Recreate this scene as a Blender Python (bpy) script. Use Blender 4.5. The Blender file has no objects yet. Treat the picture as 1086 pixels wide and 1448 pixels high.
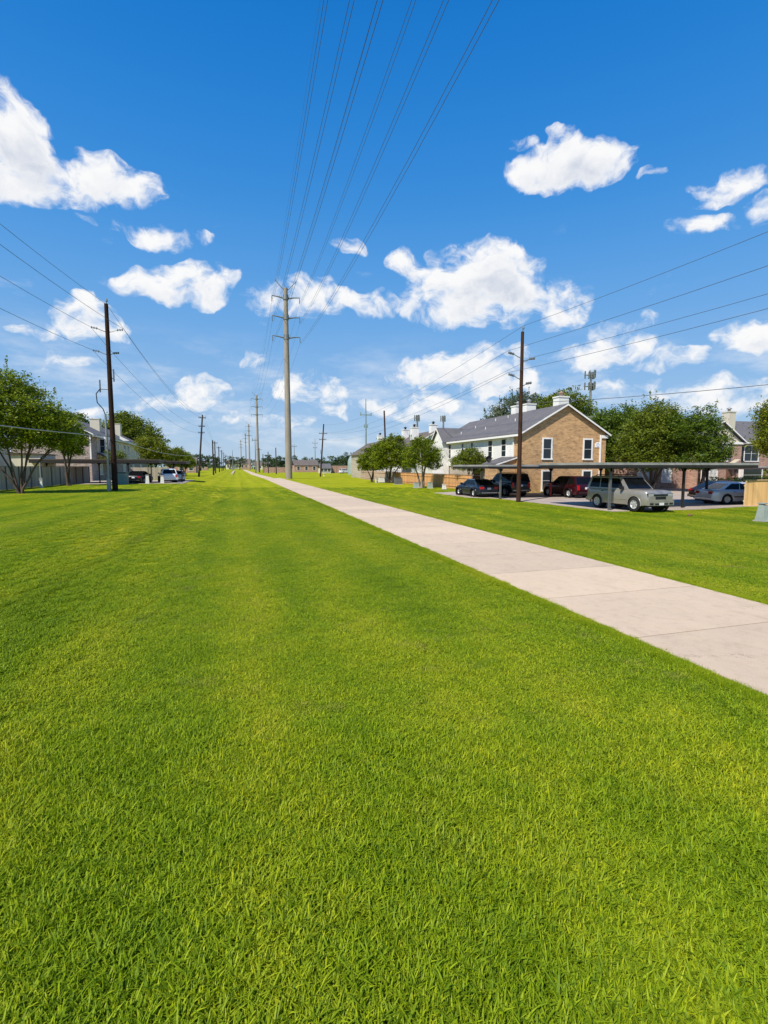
import bpy, math, random
import numpy as np
from mathutils import Vector, Matrix
R = math.radians
random.seed(7); rng = np.random.default_rng(11)
S = bpy.context.scene
col = S.collection

# ---------------------------------------------------------------- camera
YAW, PITCH, CAMZ = 16.484, 5.224, 2.5
cd = bpy.data.cameras.new('camera'); cam = bpy.data.objects.new('camera', cd); col.objects.link(cam)
cd.sensor_fit = 'HORIZONTAL'; cd.sensor_width = 36; cd.lens = 700 / 1086 * 36
cd.clip_start = 0.05; cd.clip_end = 6000
cam.location = (0, 0, CAMZ); cam.rotation_euler = (R(90 - PITCH), 0, R(-YAW))
S.camera = cam

# ---------------------------------------------------------------- light
SUN_EL, SUN_AZ = 49, 233          # azimuth clockwise from +Y: the sun stands behind and to the left
sd = Vector((math.sin(R(SUN_AZ)) * math.cos(R(SUN_EL)), math.cos(R(SUN_AZ)) * math.cos(R(SUN_EL)), math.sin(R(SUN_EL))))
ld = bpy.data.lights.new('sun', 'SUN'); ld.energy = 4.7; ld.angle = R(0.6); ld.color = (1, .94, .84)
sun = bpy.data.objects.new('sun', ld); col.objects.link(sun); sun.location = (-30, -30, 60)
sun.rotation_euler = sd.to_track_quat('Z', 'Y').to_euler()
S.view_settings.view_transform = 'Standard'; S.view_settings.look = 'None'
S.view_settings.exposure = 0.38; S.view_settings.gamma = 1
try: S.view_settings.use_curve_mapping = False
except Exception: pass

# ---------------------------------------------------------------- sky with cumulus clouds (world shader, in azimuth / elevation)
def azel(px, py):                 # where a cloud stands in the sky, from the survey photograph
    x = (px - 543) / 700; y = -(py - 724) / 700; p = R(PITCH); t = R(YAW)
    F = math.cos(p) + y * math.sin(p); U = -math.sin(p) + y * math.cos(p)
    v = Vector((x * math.cos(t) + F * math.sin(t), -x * math.sin(t) + F * math.cos(t), U)).normalized()
    return math.atan2(v.x, v.y), math.asin(v.z)
CL = [  # px, py, rx, ry, weight
 (5,180,62,52,1),(28,212,50,27,1),(-30,205,60,42,1),(125,258,78,32,1),(60,268,60,24,.9),(195,262,40,24,.9),(140,232,40,24,.8),(10,268,36,16,.6),
 (228,335,46,17,.8),(290,339,14,9,.5),(255,406,76,26,1),(288,392,40,22,.9),(205,404,42,17,.8),(320,402,24,14,.6),
 (118,436,36,28,1),(132,462,50,26,.9),(60,472,48,14,.6),(105,513,44,11,.6),(80,503,22,8,.4),
 (415,420,58,26,.75),(440,408,36,18,.6),(370,427,20,16,.4),(515,428,54,19,.9),(470,434,30,14,.6),(497,347,24,10,.45),
 (805,232,76,32,1),(775,245,62,26,1),(868,226,44,18,.8),(800,206,34,18,.7),(788,186,20,8,.55),(738,206,20,9,.4),(915,248,18,6,.4),
 (1022,258,50,18,.75),(1000,282,42,10,.5),(1000,317,46,15,.65),(1086,285,34,26,.95),
 (672,388,76,48,1),(690,372,50,34,1),(640,420,72,44,1),(700,425,70,38,1),(570,372,30,20,.8),(600,385,40,22,.7),(730,395,46,34,.8),(795,425,48,34,.7),(800,448,40,20,.5),
 (650,528,94,34,.85),(690,512,60,26,.85),(580,536,44,20,.6),(730,535,50,26,.7),(870,500,76,26,.8),(875,465,58,16,.6),(955,510,46,16,.6),(810,512,40,16,.5),
 (1065,475,58,26,.85),(1086,455,34,22,.6),(445,552,62,22,.85),(430,540,40,20,.6),(405,550,28,18,.6),(360,506,28,10,.5),
 (290,556,42,24,.8),(300,545,24,16,.6),(240,570,52,15,.6),(330,592,50,13,.6),(480,580,60,14,.5),(600,575,110,20,.65),(700,580,80,16,.5),
 (1050,560,86,30,.75),(960,552,60,14,.5),(140,585,60,12,.45),(200,572,40,10,.4),(390,600,60,12,.4),(880,545,70,14,.5),(60,520,30,7,.3),(150,316,40,8,.3)]
w = bpy.data.worlds.new('World'); S.world = w; w.use_nodes = True
nt = w.node_tree; nt.nodes.clear()
def N(tree, t, **k):
    n = tree.nodes.new(t)
    for a, b in k.items(): setattr(n, a, b)
    return n
def M(tree, op, a, b=None, c=None, clamp=False):
    n = N(tree, 'ShaderNodeMath', operation=op, use_clamp=clamp)
    for i, v in enumerate((a, b, c)):
        if v is None: continue
        if isinstance(v, (int, float)): n.inputs[i].default_value = v
        else: tree.links.new(v, n.inputs[i])
    return n.outputs[0]
def VM(tree, op, a, b=None, c=None):
    n = N(tree, 'ShaderNodeVectorMath', operation=op)
    for i, v in enumerate((a, b, c)):
        if v is None: continue
        if isinstance(v, (tuple, list)): n.inputs[i].default_value = v
        else: tree.links.new(v, n.inputs[i])
    return n.outputs['Value' if op in ('DOT_PRODUCT', 'LENGTH') else 'Vector']
g = bpy.data.node_groups.new('cloud_density', 'ShaderNodeTree')
g.interface.new_socket('P', in_out='INPUT', socket_type='NodeSocketVector')
g.interface.new_socket('D', in_out='OUTPUT', socket_type='NodeSocketFloat')
gi = N(g, 'NodeGroupInput'); go = N(g, 'NodeGroupOutput')
P0 = gi.outputs[0]
def noise(tree, vec, sc, det, rough=.55, out=0, dist=0, lac=2.0):
    n = N(tree, 'ShaderNodeTexNoise'); n.inputs['Scale'].default_value = sc; n.inputs['Detail'].default_value = det
    n.inputs['Roughness'].default_value = rough; n.inputs['Distortion'].default_value = dist
    if vec is not None: tree.links.new(vec, n.inputs['Vector'])
    return n.outputs[out]
wn = noise(g, VM(g, 'ADD', P0, (3.1, 7.7, 0)), 14, 3, .5, out=1)
P1 = VM(g, 'ADD', P0, VM(g, 'MULTIPLY', VM(g, 'SUBTRACT', wn, (.5, .5, .5)), (.075, .06, 0)))
acc = None
for (px, py, rx, ry, wt) in CL:
    a, e = azel(px, py)
    d = ((px - 543) / 700) ** 2 + ((py - 660) / 700) ** 2
    k = 1 / math.sqrt(1 + d); kx = k / max(.5, math.cos(e)) * (1 if abs(px - 543) < 200 else .97)
    ix, iy = 1 / (rx / 700 * kx * 1.07), 1 / (ry / 700 * k * 1.07)
    q = VM(g, 'MULTIPLY_ADD', P1, (ix, iy, 0), (-a * ix, -e * iy, 0))
    dd = VM(g, 'DOT_PRODUCT', q, q)
    m = M(g, 'MAXIMUM', M(g, 'MULTIPLY_ADD', dd, -wt, wt), 0)
    acc = m if acc is None else M(g, 'MAXIMUM', M(g, 'ADD', acc, M(g, 'MULTIPLY', m, .35)), m)
n1 = noise(g, VM(g, 'MULTIPLY', P1, (1, 1.35, 1)), 17, 9, .6)
n2 = noise(g, VM(g, 'MULTIPLY', P1, (1, 1.5, 1)), 5.5, 2, .5)
f = M(g, 'ADD', M(g, 'MULTIPLY', acc, 1.0), M(g, 'MULTIPLY', M(g, 'SUBTRACT', n1, .49), 3.5))
f = M(g, 'ADD', f, M(g, 'MULTIPLY', M(g, 'SUBTRACT', n2, .5), .9))
f = M(g, 'MULTIPLY', f, M(g, 'MULTIPLY', acc, 6, clamp=True))
g.links.new(f, go.inputs[0])

tc = N(nt, 'ShaderNodeTexCoord'); sep = N(nt, 'ShaderNodeSeparateXYZ'); nt.links.new(tc.outputs['Generated'], sep.inputs[0])
AZ = M(nt, 'ARCTAN2', sep.outputs[0], sep.outputs[1]); EL = M(nt, 'ARCSINE', sep.outputs[2])
cb = N(nt, 'ShaderNodeCombineXYZ'); nt.links.new(AZ, cb.inputs[0]); nt.links.new(EL, cb.inputs[1])
def dens(off):
    gn = N(nt, 'ShaderNodeGroup'); gn.node_tree = g
    nt.links.new(VM(nt, 'ADD', cb.outputs[0], off), gn.inputs[0]); return gn.outputs[0]
def sstep(tree, v, lo, hi):
    n = N(tree, 'ShaderNodeMapRange', interpolation_type='SMOOTHSTEP'); tree.links.new(v, n.inputs[0])
    n.inputs[1].default_value = lo; n.inputs[2].default_value = hi; return n.outputs[0]
D0, D1 = dens((0, 0, 0)), dens((-.012, .022, 0))
hv = noise(nt, VM(nt, 'MULTIPLY', cb.outputs[0], (1, 3.2, 1)), 5, 7, .62)      # thin broken haze low in the sky
band = M(nt, 'MULTIPLY', sstep(nt, EL, .0, .05), M(nt, 'SUBTRACT', 1, sstep(nt, EL, .10, .27)))
veil = M(nt, 'MULTIPLY', M(nt, 'MULTIPLY', sstep(nt, hv, .44, .74), band), .75)
wisp = M(nt, 'MULTIPLY', sstep(nt, noise(nt, VM(nt, 'MULTIPLY', VM(nt, 'ADD', cb.outputs[0], (4, 2, 0)), (1, 2.4, 1)), 7, 8, .65), .60, .80), .28)
alpha = M(nt, 'MAXIMUM', M(nt, 'MAXIMUM', sstep(nt, D0, .05, 1.05), veil), M(nt, 'MULTIPLY', wisp, M(nt, 'SUBTRACT', 1, sstep(nt, EL, .25, .5))))
shade = M(nt, 'MULTIPLY', M(nt, 'MULTIPLY', sstep(nt, D1, .2, 2.3), sstep(nt, D0, .3, 1.5)), M(nt, 'ADD', .55, noise(nt, cb.outputs[0], 22, 5, .6)), clamp=True)
sky = N(nt, 'ShaderNodeTexSky', sky_type='NISHITA'); sky.sun_disc = False
sky.sun_elevation = R(SUN_EL); sky.sun_rotation = R(SUN_AZ); sky.altitude = 0; sky.air_density = 1.0; sky.dust_density = .35; sky.ozone_density = 3.0
hs = N(nt, 'ShaderNodeHueSaturation'); hs.inputs['Saturation'].default_value = 1.22; hs.inputs['Value'].default_value = 1.0
nt.links.new(sky.outputs[0], hs.inputs['Color'])
ccol = N(nt, 'ShaderNodeMix', data_type='RGBA'); nt.links.new(shade, ccol.inputs[0])
CW = 7.6
ccol.inputs[6].default_value = (CW, CW * .995, CW * .99, 1); ccol.inputs[7].default_value = (CW * .64, CW * .69, CW * .79, 1)
rp = N(nt, 'ShaderNodeValToRGB'); rp.color_ramp.interpolation = 'B_SPLINE'
SK = [(0, (3.7, 4.75, 6.0)), (.06, (2.6, 4.1, 6.1)), (.17, (1.15, 3.15, 6.2)), (.30, (.25, 2.1, 5.7)), (.48, (.0, 1.28, 4.6)), (1, (0, .8, 3.1))]
for i_, (p_, c_) in enumerate(SK):
    e_ = rp.color_ramp.elements[0] if i_ == 0 else (rp.color_ramp.elements[len(SK) - 1] if i_ == len(SK) - 1 else rp.color_ramp.elements.new(p_))
    e_.position = p_; e_.color = (*[q_ / 8 for q_ in c_], 1)
nt.links.new(M(nt, 'DIVIDE', M(nt, 'MAXIMUM', EL, 0), math.pi / 2), rp.inputs[0])
hz0 = M(nt, 'MULTIPLY', M(nt, 'POWER', M(nt, 'SUBTRACT', 1, M(nt, 'DIVIDE', M(nt, 'MAXIMUM', EL, 0), .6), clamp=True), 3.2), .45)
hm = N(nt, 'ShaderNodeMix', data_type='RGBA'); hm.inputs[0].default_value = .92; nt.links.new(hs.outputs[0], hm.inputs[6]); nt.links.new(VM(nt, 'MULTIPLY', rp.outputs[0], (8, 8, 8)), hm.inputs[7])
mx = N(nt, 'ShaderNodeMix', data_type='RGBA'); nt.links.new(M(nt, 'MULTIPLY', alpha, .97), mx.inputs[0])
nt.links.new(hm.outputs[2], mx.inputs[6]); nt.links.new(ccol.outputs[2], mx.inputs[7])
bg = N(nt, 'ShaderNodeBackground'); bg.inputs[1].default_value = .1
nt.links.new(mx.outputs[2], bg.inputs[0])
wo = N(nt, 'ShaderNodeOutputWorld'); nt.links.new(bg.outputs[0], wo.inputs[0])

# ---------------------------------------------------------------- helpers
def tag(o, label=None, cat=None, group=None, kind=None):
    if label: o['label'] = label
    if cat: o['category'] = cat
    if group: o['group'] = group
    if kind: o['kind'] = kind
    return o
def empty(name, loc=(0, 0, 0), rz=0, **k):
    o = bpy.data.objects.new(name, None); col.objects.link(o); o.location = loc; o.rotation_euler = (0, 0, rz); o.empty_display_size = .3
    return tag(o, **k)
class MB:
    def __init__(s): s.v = []; s.f = []; s.sm = []
    def add(s, vs, fs, smooth=False):
        b = len(s.v); s.v += [tuple(v) for v in vs]; s.f += [tuple(b + i for i in q) for q in fs]; s.sm += [smooth] * len(fs); return s
    def box(s, x0, x1, y0, y1, z0, z1):
        v = [(x, y, z) for z in (z0, z1) for (x, y) in ((x0, y0), (x1, y0), (x1, y1), (x0, y1))]
        return s.add(v, [(3, 2, 1, 0), (4, 5, 6, 7), (0, 1, 5, 4), (1, 2, 6, 5), (2, 3, 7, 6), (3, 0, 4, 7)])
    def tube(s, pts, rad, n=8, cap=True, smooth=True):
        pts = [Vector(p) for p in pts]
        if not hasattr(rad, '__len__'): rad = [rad] * len(pts)
        vs = []; up = Vector((.13, .31, .94)).normalized()
        for i, p in enumerate(pts):
            d = (pts[min(i + 1, len(pts) - 1)] - pts[max(i - 1, 0)]).normalized()
            a = d.cross(Vector((1, 0, 0)) if abs(d.x) < .8 else Vector((0, 1, 0))).normalized(); b = d.cross(a)
            for k in range(n):
                t = 2 * math.pi * k / n; vs.append(p + (a * math.cos(t) + b * math.sin(t)) * rad[i])
        fs = [(i * n + k, i * n + (k + 1) % n, (i + 1) * n + (k + 1) % n, (i + 1) * n + k) for i in range(len(pts) - 1) for k in range(n)]
        s.add(vs, fs, smooth)
        if cap: s.add([vs[k] for k in range(n)], [tuple(range(n))]); s.add(vs[-n:], [tuple(range(n - 1, -1, -1))])
        return s
    def rev(s, prof, c=(0, 0, 0), axis='z', n=20, smooth=True):   # prof: (r, h)
        vs = []
        for (r, h) in prof:
            for k in range(n):
                t = 2 * math.pi * k / n; a, b = r * math.cos(t), r * math.sin(t)
                q = {'z': (a, b, h), 'x': (h, a, b), 'y': (a, h, b)}[axis]; vs.append((q[0] + c[0], q[1] + c[1], q[2] + c[2]))
        fs = [(i * n + k, i * n + (k + 1) % n, (i + 1) * n + (k + 1) % n, (i + 1) * n + k) for i in range(len(prof) - 1) for k in range(n)]
        return s.add(vs, fs, smooth)
    def prism(s, poly, a0, a1, axis='y', smooth=False):    # polygon in the two other axes, extruded on axis
        def P(u, v, a): return {'y': (u, a, v), 'x': (a, u, v), 'z': (u, v, a)}[axis]
        n = len(poly); vs = [P(u, v, a0) for u, v in poly] + [P(u, v, a1) for u, v in poly]
        s.add(vs, [(i, (i + 1) % n, n + (i + 1) % n, n + i) for i in range(n)], smooth)
        s.add(vs[:n], [tuple(range(n - 1, -1, -1))]); s.add(vs[n:], [tuple(range(n))]); return s
    def build(s, name, mat, parent=None, loc=None, fix=True, **k):
        me = bpy.data.meshes.new(name); me.from_pydata(s.v, [], s.f); me.polygons.foreach_set('use_smooth', s.sm); me.materials.append(mat)
        if fix:
            import bmesh
            b = bmesh.new(); b.from_mesh(me); bmesh.ops.recalc_face_normals(b, faces=b.faces); b.to_mesh(me); b.free()
        o = bpy.data.objects.new(name, me); col.objects.link(o)
        if parent: o.parent = parent
        if loc: o.location = loc
        return tag(o, **k)
def copy_tree(o, parent=None):
    c = o.copy(); col.objects.link(c); c.parent = parent
    for ch in list(o.children): copy_tree(ch, c)
    return c
def gz(x):                       # the lawn rises half a metre towards the left
    t = min(1, max(0, (-x - 0.5) / 6.5)); return .5 * t * t * (3 - 2 * t)

# ---------------------------------------------------------------- materials
def newmat(name):
    m = bpy.data.materials.new(name); m.use_nodes = True; t = m.node_tree; b = t.nodes['Principled BSDF']; return m, t, b
def ramp(t, fac, stops):
    r = N(t, 'ShaderNodeValToRGB'); e = r.color_ramp.elements
    e[0].position, e[0].color = stops[0][0], (*stops[0][1], 1); e[1].position, e[1].color = stops[-1][0], (*stops[-1][1], 1)
    for p, c in stops[1:-1]:
        x = e.new(p); x.color = (*c, 1)
    t.links.new(fac, r.inputs[0]); return r.outputs[0]
def mixc(t, fac, a, b, mode='MIX'):
    n = N(t, 'ShaderNodeMix', data_type='RGBA', blend_type=mode)
    for i, v in ((0, fac), (6, a), (7, b)):
        if isinstance(v, (int, float)): n.inputs[i].default_value = v
        elif isinstance(v, (tuple, list)): n.inputs[i].default_value = (*v, 1) if len(v) == 3 else v
        else: t.links.new(v, n.inputs[i])
    return n.outputs[2]
def bump(t, b, h, strength=.3, dist=.02):
    n = N(t, 'ShaderNodeBump'); n.inputs['Strength'].default_value = strength; n.inputs['Distance'].default_value = dist
    t.links.new(h, n.inputs['Height']); t.links.new(n.outputs[0], b.inputs['Normal'])
def worldpos(t): return N(t, 'ShaderNodeNewGeometry').outputs['Position']
def objpos(t): return N(t, 'ShaderNodeTexCoord').outputs['Object']
def simple(name, c, rough=.6, metal=0, var=.12, sc=6, spec=.4, bmp=0, stretch=(1, 1, 1)):
    m, t, b = newmat(name)
    v = VM(t, 'MULTIPLY', objpos(t), stretch)
    n = noise(t, v, sc, 5, .6)
    k = ramp(t, n, [(.3, tuple(x * (1 - var) for x in c)), (.7, tuple(min(1, x * (1 + var)) for x in c))])
    t.links.new(k, b.inputs['Base Color']); b.inputs['Roughness'].default_value = rough; b.inputs['Metallic'].default_value = metal
    b.inputs['Specular IOR Level'].default_value = spec
    if bmp: bump(t, b, noise(t, v, sc * 6, 4), bmp, .01)
    return m
def wallvec(t):
    p = N(t, 'ShaderNodeSeparateXYZ'); t.links.new(objpos(t), p.inputs[0])
    c = N(t, 'ShaderNodeCombineXYZ'); t.links.new(M(t, 'ADD', p.outputs[0], p.outputs[1]), c.inputs[0]); t.links.new(p.outputs[2], c.inputs[1]); return c.outputs[0]
def brickmat(name, c1, c2, mortar, dark):
    m, t, b = newmat(name); v = wallvec(t)
    br = N(t, 'ShaderNodeTexBrick'); t.links.new(v, br.inputs['Vector'])
    br.inputs['Color1'].default_value = (*c1, 1); br.inputs['Color2'].default_value = (*c2, 1); br.inputs['Mortar'].default_value = (*mortar, 1)
    br.inputs['Scale'].default_value = 1; br.inputs['Mortar Size'].default_value = .009; br.inputs['Bias'].default_value = 0
    br.inputs['Brick Width'].default_value = .24; br.inputs['Row Height'].default_value = .082
    n = noise(t, VM(t, 'MULTIPLY', v, (1.2, 3.6, 1)), 1.6, 4, .65)
    f = ramp(t, n, [(.5, (0, 0, 0)), (.72, (1, 1, 1))])
    c = mixc(t, M(t, 'MULTIPLY', f, .75), br.outputs[0], dark)
    n2 = noise(t, VM(t, 'MULTIPLY', v, (1, 3, 1)), .9, 3, .5)
    c = mixc(t, 1, c, ramp(t, n2, [(.3, (.82, .8, .78)), (.7, (1.15, 1.12, 1.05))]), 'MULTIPLY')
    t.links.new(c, b.inputs['Base Color']); b.inputs['Roughness'].default_value = .9; bump(t, b, br.outputs[1], -.4, .008); return m
def siding(name, c, step=.2, dirt=.12):
    m, t, b = newmat(name); p = N(t, 'ShaderNodeSeparateXYZ'); t.links.new(objpos(t), p.inputs[0])
    fr = M(t, 'FRACT', M(t, 'DIVIDE', p.outputs[2], step))
    n = noise(t, VM(t, 'MULTIPLY', objpos(t), (1, 1, .3)), 1.3, 5, .6)
    base = ramp(t, n, [(.3, tuple(x * (1 - dirt) for x in c)), (.7, c)])
    gap = M(t, 'LESS_THAN', fr, .07)
    c2 = mixc(t, gap, base, tuple(x * .55 for x in c))
    t.links.new(c2, b.inputs['Base Color']); b.inputs['Roughness'].default_value = .55; bump(t, b, fr, .5, .02); return m
def shingle(name, c):
    m, t, b = newmat(name); v = objpos(t)
    n = noise(t, v, 9, 5, .7); n2 = noise(t, v, .8, 3)
    sp = N(t, 'ShaderNodeSeparateXYZ'); t.links.new(v, sp.inputs[0])
    fr = M(t, 'FRACT', M(t, 'MULTIPLY', sp.outputs[2], 9))
    k = ramp(t, n, [(.3, tuple(x * .7 for x in c)), (.7, tuple(x * 1.3 for x in c))])
    k = mixc(t, 1, k, ramp(t, n2, [(.35, (.85, .85, .88)), (.7, (1.1, 1.08, 1.05))]), 'MULTIPLY')
    k = mixc(t, M(t, 'LESS_THAN', fr, .16), k, tuple(x * .62 for x in c))
    t.links.new(k, b.inputs['Base Color']); b.inputs['Roughness'].default_value = .9; bump(t, b, n, .5, .02); return m
def glassmat(name, c=(.02, .028, .035), rough=.06):
    m, t, b = newmat(name); b.inputs['Base Color'].default_value = (*c, 1); b.inputs['Roughness'].default_value = rough
    b.inputs['Specular IOR Level'].default_value = .35
    n = noise(t, objpos(t), 1.5, 2); bump(t, b, n, .04, .05); return m
def paint(name, c, metal=.55, rough=.32):
    m, t, b = newmat(name); n = noise(t, objpos(t), 2.5, 4)
    k = ramp(t, n, [(.3, tuple(x * .92 for x in c)), (.7, tuple(x * 1.06 for x in c))]); t.links.new(k, b.inputs['Base Color'])
    b.inputs['Metallic'].default_value = metal; b.inputs['Roughness'].default_value = rough
    b.inputs['Coat Weight'].default_value = .6; b.inputs['Coat Roughness'].default_value = .08; return m
def woodfence(name, ca, cb, board=.145):
    m, t, b = newmat(name); v = wallvec(t); s_ = N(t, 'ShaderNodeSeparateXYZ'); t.links.new(v, s_.inputs[0])
    q = M(t, 'FLOOR', M(t, 'DIVIDE', s_.outputs[0], board)); wn_ = N(t, 'ShaderNodeTexWhiteNoise', noise_dimensions='1D'); t.links.new(q, wn_.inputs['W'])
    n = noise(t, VM(t, 'MULTIPLY', v, (9, 1.2, 1)), 2, 5, .65)
    k = ramp(t, M(t, 'ADD', M(t, 'MULTIPLY', wn_.outputs[0], .55), M(t, 'MULTIPLY', n, .5)), [(.15, ca), (.85, cb)])
    t.links.new(k, b.inputs['Base Color']); b.inputs['Roughness'].default_value = .85; return m

def grasscol(t, pos):
    sp = N(t, 'ShaderNodeSeparateXYZ'); t.links.new(pos, sp.inputs[0])
    # mowing lanes run along the corridor
    wob = noise(t, VM(t, 'MULTIPLY', pos, (.25, .05, 0)), 1, 2)
    s1 = M(t, 'SINE', M(t, 'ADD', M(t, 'MULTIPLY', sp.outputs[0], 3.3), M(t, 'MULTIPLY', wob, 3)))
    big = noise(t, VM(t, 'MULTIPLY', pos, (1, .45, 0)), .35, 4, .6)
    mid = noise(t, pos, 1.7, 4, .6)
    v = M(t, 'ADD', M(t, 'MULTIPLY', s1, .045), M(t, 'ADD', M(t, 'MULTIPLY', big, .66), M(t, 'MULTIPLY', mid, .36)))
    return v
GRS = [(.32, (.195, .250, .005)), (.46, (.262, .300, .007)), (.58, (.325, .338, .010)), (.72, (.40, .370, .024))]
GRB = [(.32, (.235, .335, .008)), (.46, (.340, .425, .012)), (.58, (.455, .490, .017)), (.72, (.57, .54, .035))]
def dry(t, pos, c):               # sparse straw coloured wear in the turf
    a_ = noise(t, pos, 1.15, 6, .7); b_ = noise(t, pos, .16, 2)
    return mixc(t, M(t, 'MULTIPLY', M(t, 'MULTIPLY', ramp(t, a_, [(.56, (0, 0, 0)), (.70, (1, 1, 1))]), ramp(t, b_, [(.42, (0, 0, 0)), (.6, (1, 1, 1))])), .55), c, (.40, .30, .10))
def ground_mat():
    m, t, b = newmat('lawn_soil'); pos = worldpos(t)
    c = dry(t, pos, ramp(t, grasscol(t, pos), GRS))
    sp = N(t, 'ShaderNodeSeparateXYZ'); t.links.new(pos, sp.inputs[0])
    fine = noise(t, VM(t, 'MULTIPLY', pos, (1, .55, 1)), 9, 6, .75)
    c = mixc(t, 1, c, ramp(t, fine, [(.3, (.50, .55, .5)), (.5, (.95, .95, .9)), (.72, (1.35, 1.25, 1.2))]), 'MULTIPLY')
    t.links.new(c, b.inputs['Base Color']); b.inputs['Roughness'].default_value = .9; b.inputs['Specular IOR Level'].default_value = .04
    bump(t, b, noise(t, pos, 22, 6, .8), .9, .06); return m
def blade_mat():
    m, t, b = newmat('grass_blades'); pos = worldpos(t)
    c = dry(t, pos, ramp(t, grasscol(t, pos), GRB))
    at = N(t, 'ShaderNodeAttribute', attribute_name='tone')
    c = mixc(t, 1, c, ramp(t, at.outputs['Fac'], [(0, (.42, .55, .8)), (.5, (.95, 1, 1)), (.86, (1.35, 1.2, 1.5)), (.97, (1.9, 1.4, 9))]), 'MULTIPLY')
    b.inputs['Roughness'].default_value = .55; b.inputs['Specular IOR Level'].default_value = .18; t.links.new(c, b.inputs['Base Color'])
    tr = N(t, 'ShaderNodeBsdfTranslucent'); t.links.new(mixc(t, 1, c, (1.15, 1.15, .5), 'MULTIPLY'), tr.inputs[0])
    mxs = N(t, 'ShaderNodeMixShader'); mxs.inputs[0].default_value = .42
    t.links.new(b.outputs[0], mxs.inputs[1]); t.links.new(tr.outputs[0], mxs.inputs[2]); t.links.new(mxs.outputs[0], t.nodes['Material Output'].inputs[0]); return m
def leafmat(name, lo, hi, yel=None):
    m, t, b = newmat(name); at = N(t, 'ShaderNodeAttribute', attribute_name='tone')
    n = noise(t, worldpos(t), .9, 3)
    v = M(t, 'ADD', M(t, 'MULTIPLY', at.outputs['Fac'], .65), M(t, 'MULTIPLY', n, .45))
    c = ramp(t, v, [(.15, lo), (.62, tuple((a + b_) / 2 for a, b_ in zip(lo, hi))), (.95, hi)])
    b.inputs['Roughness'].default_value = .5; b.inputs['Specular IOR Level'].default_value = .3; t.links.new(c, b.inputs['Base Color'])
    tr = N(t, 'ShaderNodeBsdfTranslucent'); t.links.new(c, tr.inputs[0]); mxs = N(t, 'ShaderNodeMixShader'); mxs.inputs[0].default_value = .38
    t.links.new(b.outputs[0], mxs.inputs[1]); t.links.new(tr.outputs[0], mxs.inputs[2]); t.links.new(mxs.outputs[0], t.nodes['Material Output'].inputs[0]); return m
def concrete(name, c, joints=None, stain=.2):
    m, t, b = newmat(name); p = worldpos(t)
    n = noise(t, p, .7, 5, .6); n2 = noise(t, p, 60, 3, .7); n3 = noise(t, p, 6, 6, .7)
    k = ramp(t, n, [(.3, tuple(x * (1 - stain) for x in c)), (.65, c)])
    k = mixc(t, 1, k, ramp(t, n2, [(.3, (.88, .87, .86)), (.7, (1.05, 1.05, 1.05))]), 'MULTIPLY')
    k = mixc(t, 1, k, ramp(t, n3, [(.25, (.86, .84, .82)), (.5, (1, 1, 1))]), 'MULTIPLY')
    if joints:
        at = N(t, 'ShaderNodeAttribute', attribute_name='tone'); k = mixc(t, 1, k, ramp(t, at.outputs['Fac'], [(0, (.9, .9, .91)), (1, (1.06, 1.05, 1.03))]), 'MULTIPLY')
    if joints:
        st_ = noise(t, VM(t, 'MULTIPLY', p, (1, .6, 1)), 1.9, 6, .7, dist=.6); k = mixc(t, 1, k, ramp(t, st_, [(.28, (.86, .84, .82)), (.44, (1, 1, 1)), (.7, (1.04, 1.03, 1.0))]), 'MULTIPLY')
        vo = N(t, 'ShaderNodeTexVoronoi', feature='DISTANCE_TO_EDGE'); vo.inputs['Scale'].default_value = .33
        t.links.new(VM(t, 'ADD', p, VM(t, 'MULTIPLY', noise(t, p, 1.5, 5, .7, out=1), (.9, .9, 0))), vo.inputs['Vector'])
        ck = M(t, 'MULTIPLY', M(t, 'LESS_THAN', vo.outputs['Distance'], .0016), M(t, 'GREATER_THAN', noise(t, p, .35, 2), .53)); k = mixc(t, M(t, 'MULTIPLY', ck, .55), k, (.16, .12, .09))
        sp_ = noise(t, p, 26, 2, .5); k = mixc(t, M(t, 'MULTIPLY', M(t, 'GREATER_THAN', sp_, .735), .5), k, (.2, .15, .11))
    t.links.new(k, b.inputs['Base Color']); b.inputs['Roughness'].default_value = .85; bump(t, b, n2, .25, .004); return m
def polewood(name, c):
    m, t, b = newmat(name); n = noise(t, VM(t, 'MULTIPLY', objpos(t), (14, 14, .7)), 2, 6, .7)
    k = ramp(t, n, [(.3, tuple(x * .5 for x in c)), (.7, tuple(x * 1.5 for x in c))]); t.links.new(k, b.inputs['Base Color'])
    b.inputs['Roughness'].default_value = .95; b.inputs['Specular IOR Level'].default_value = .12; bump(t, b, n, .4, .02); return m

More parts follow.
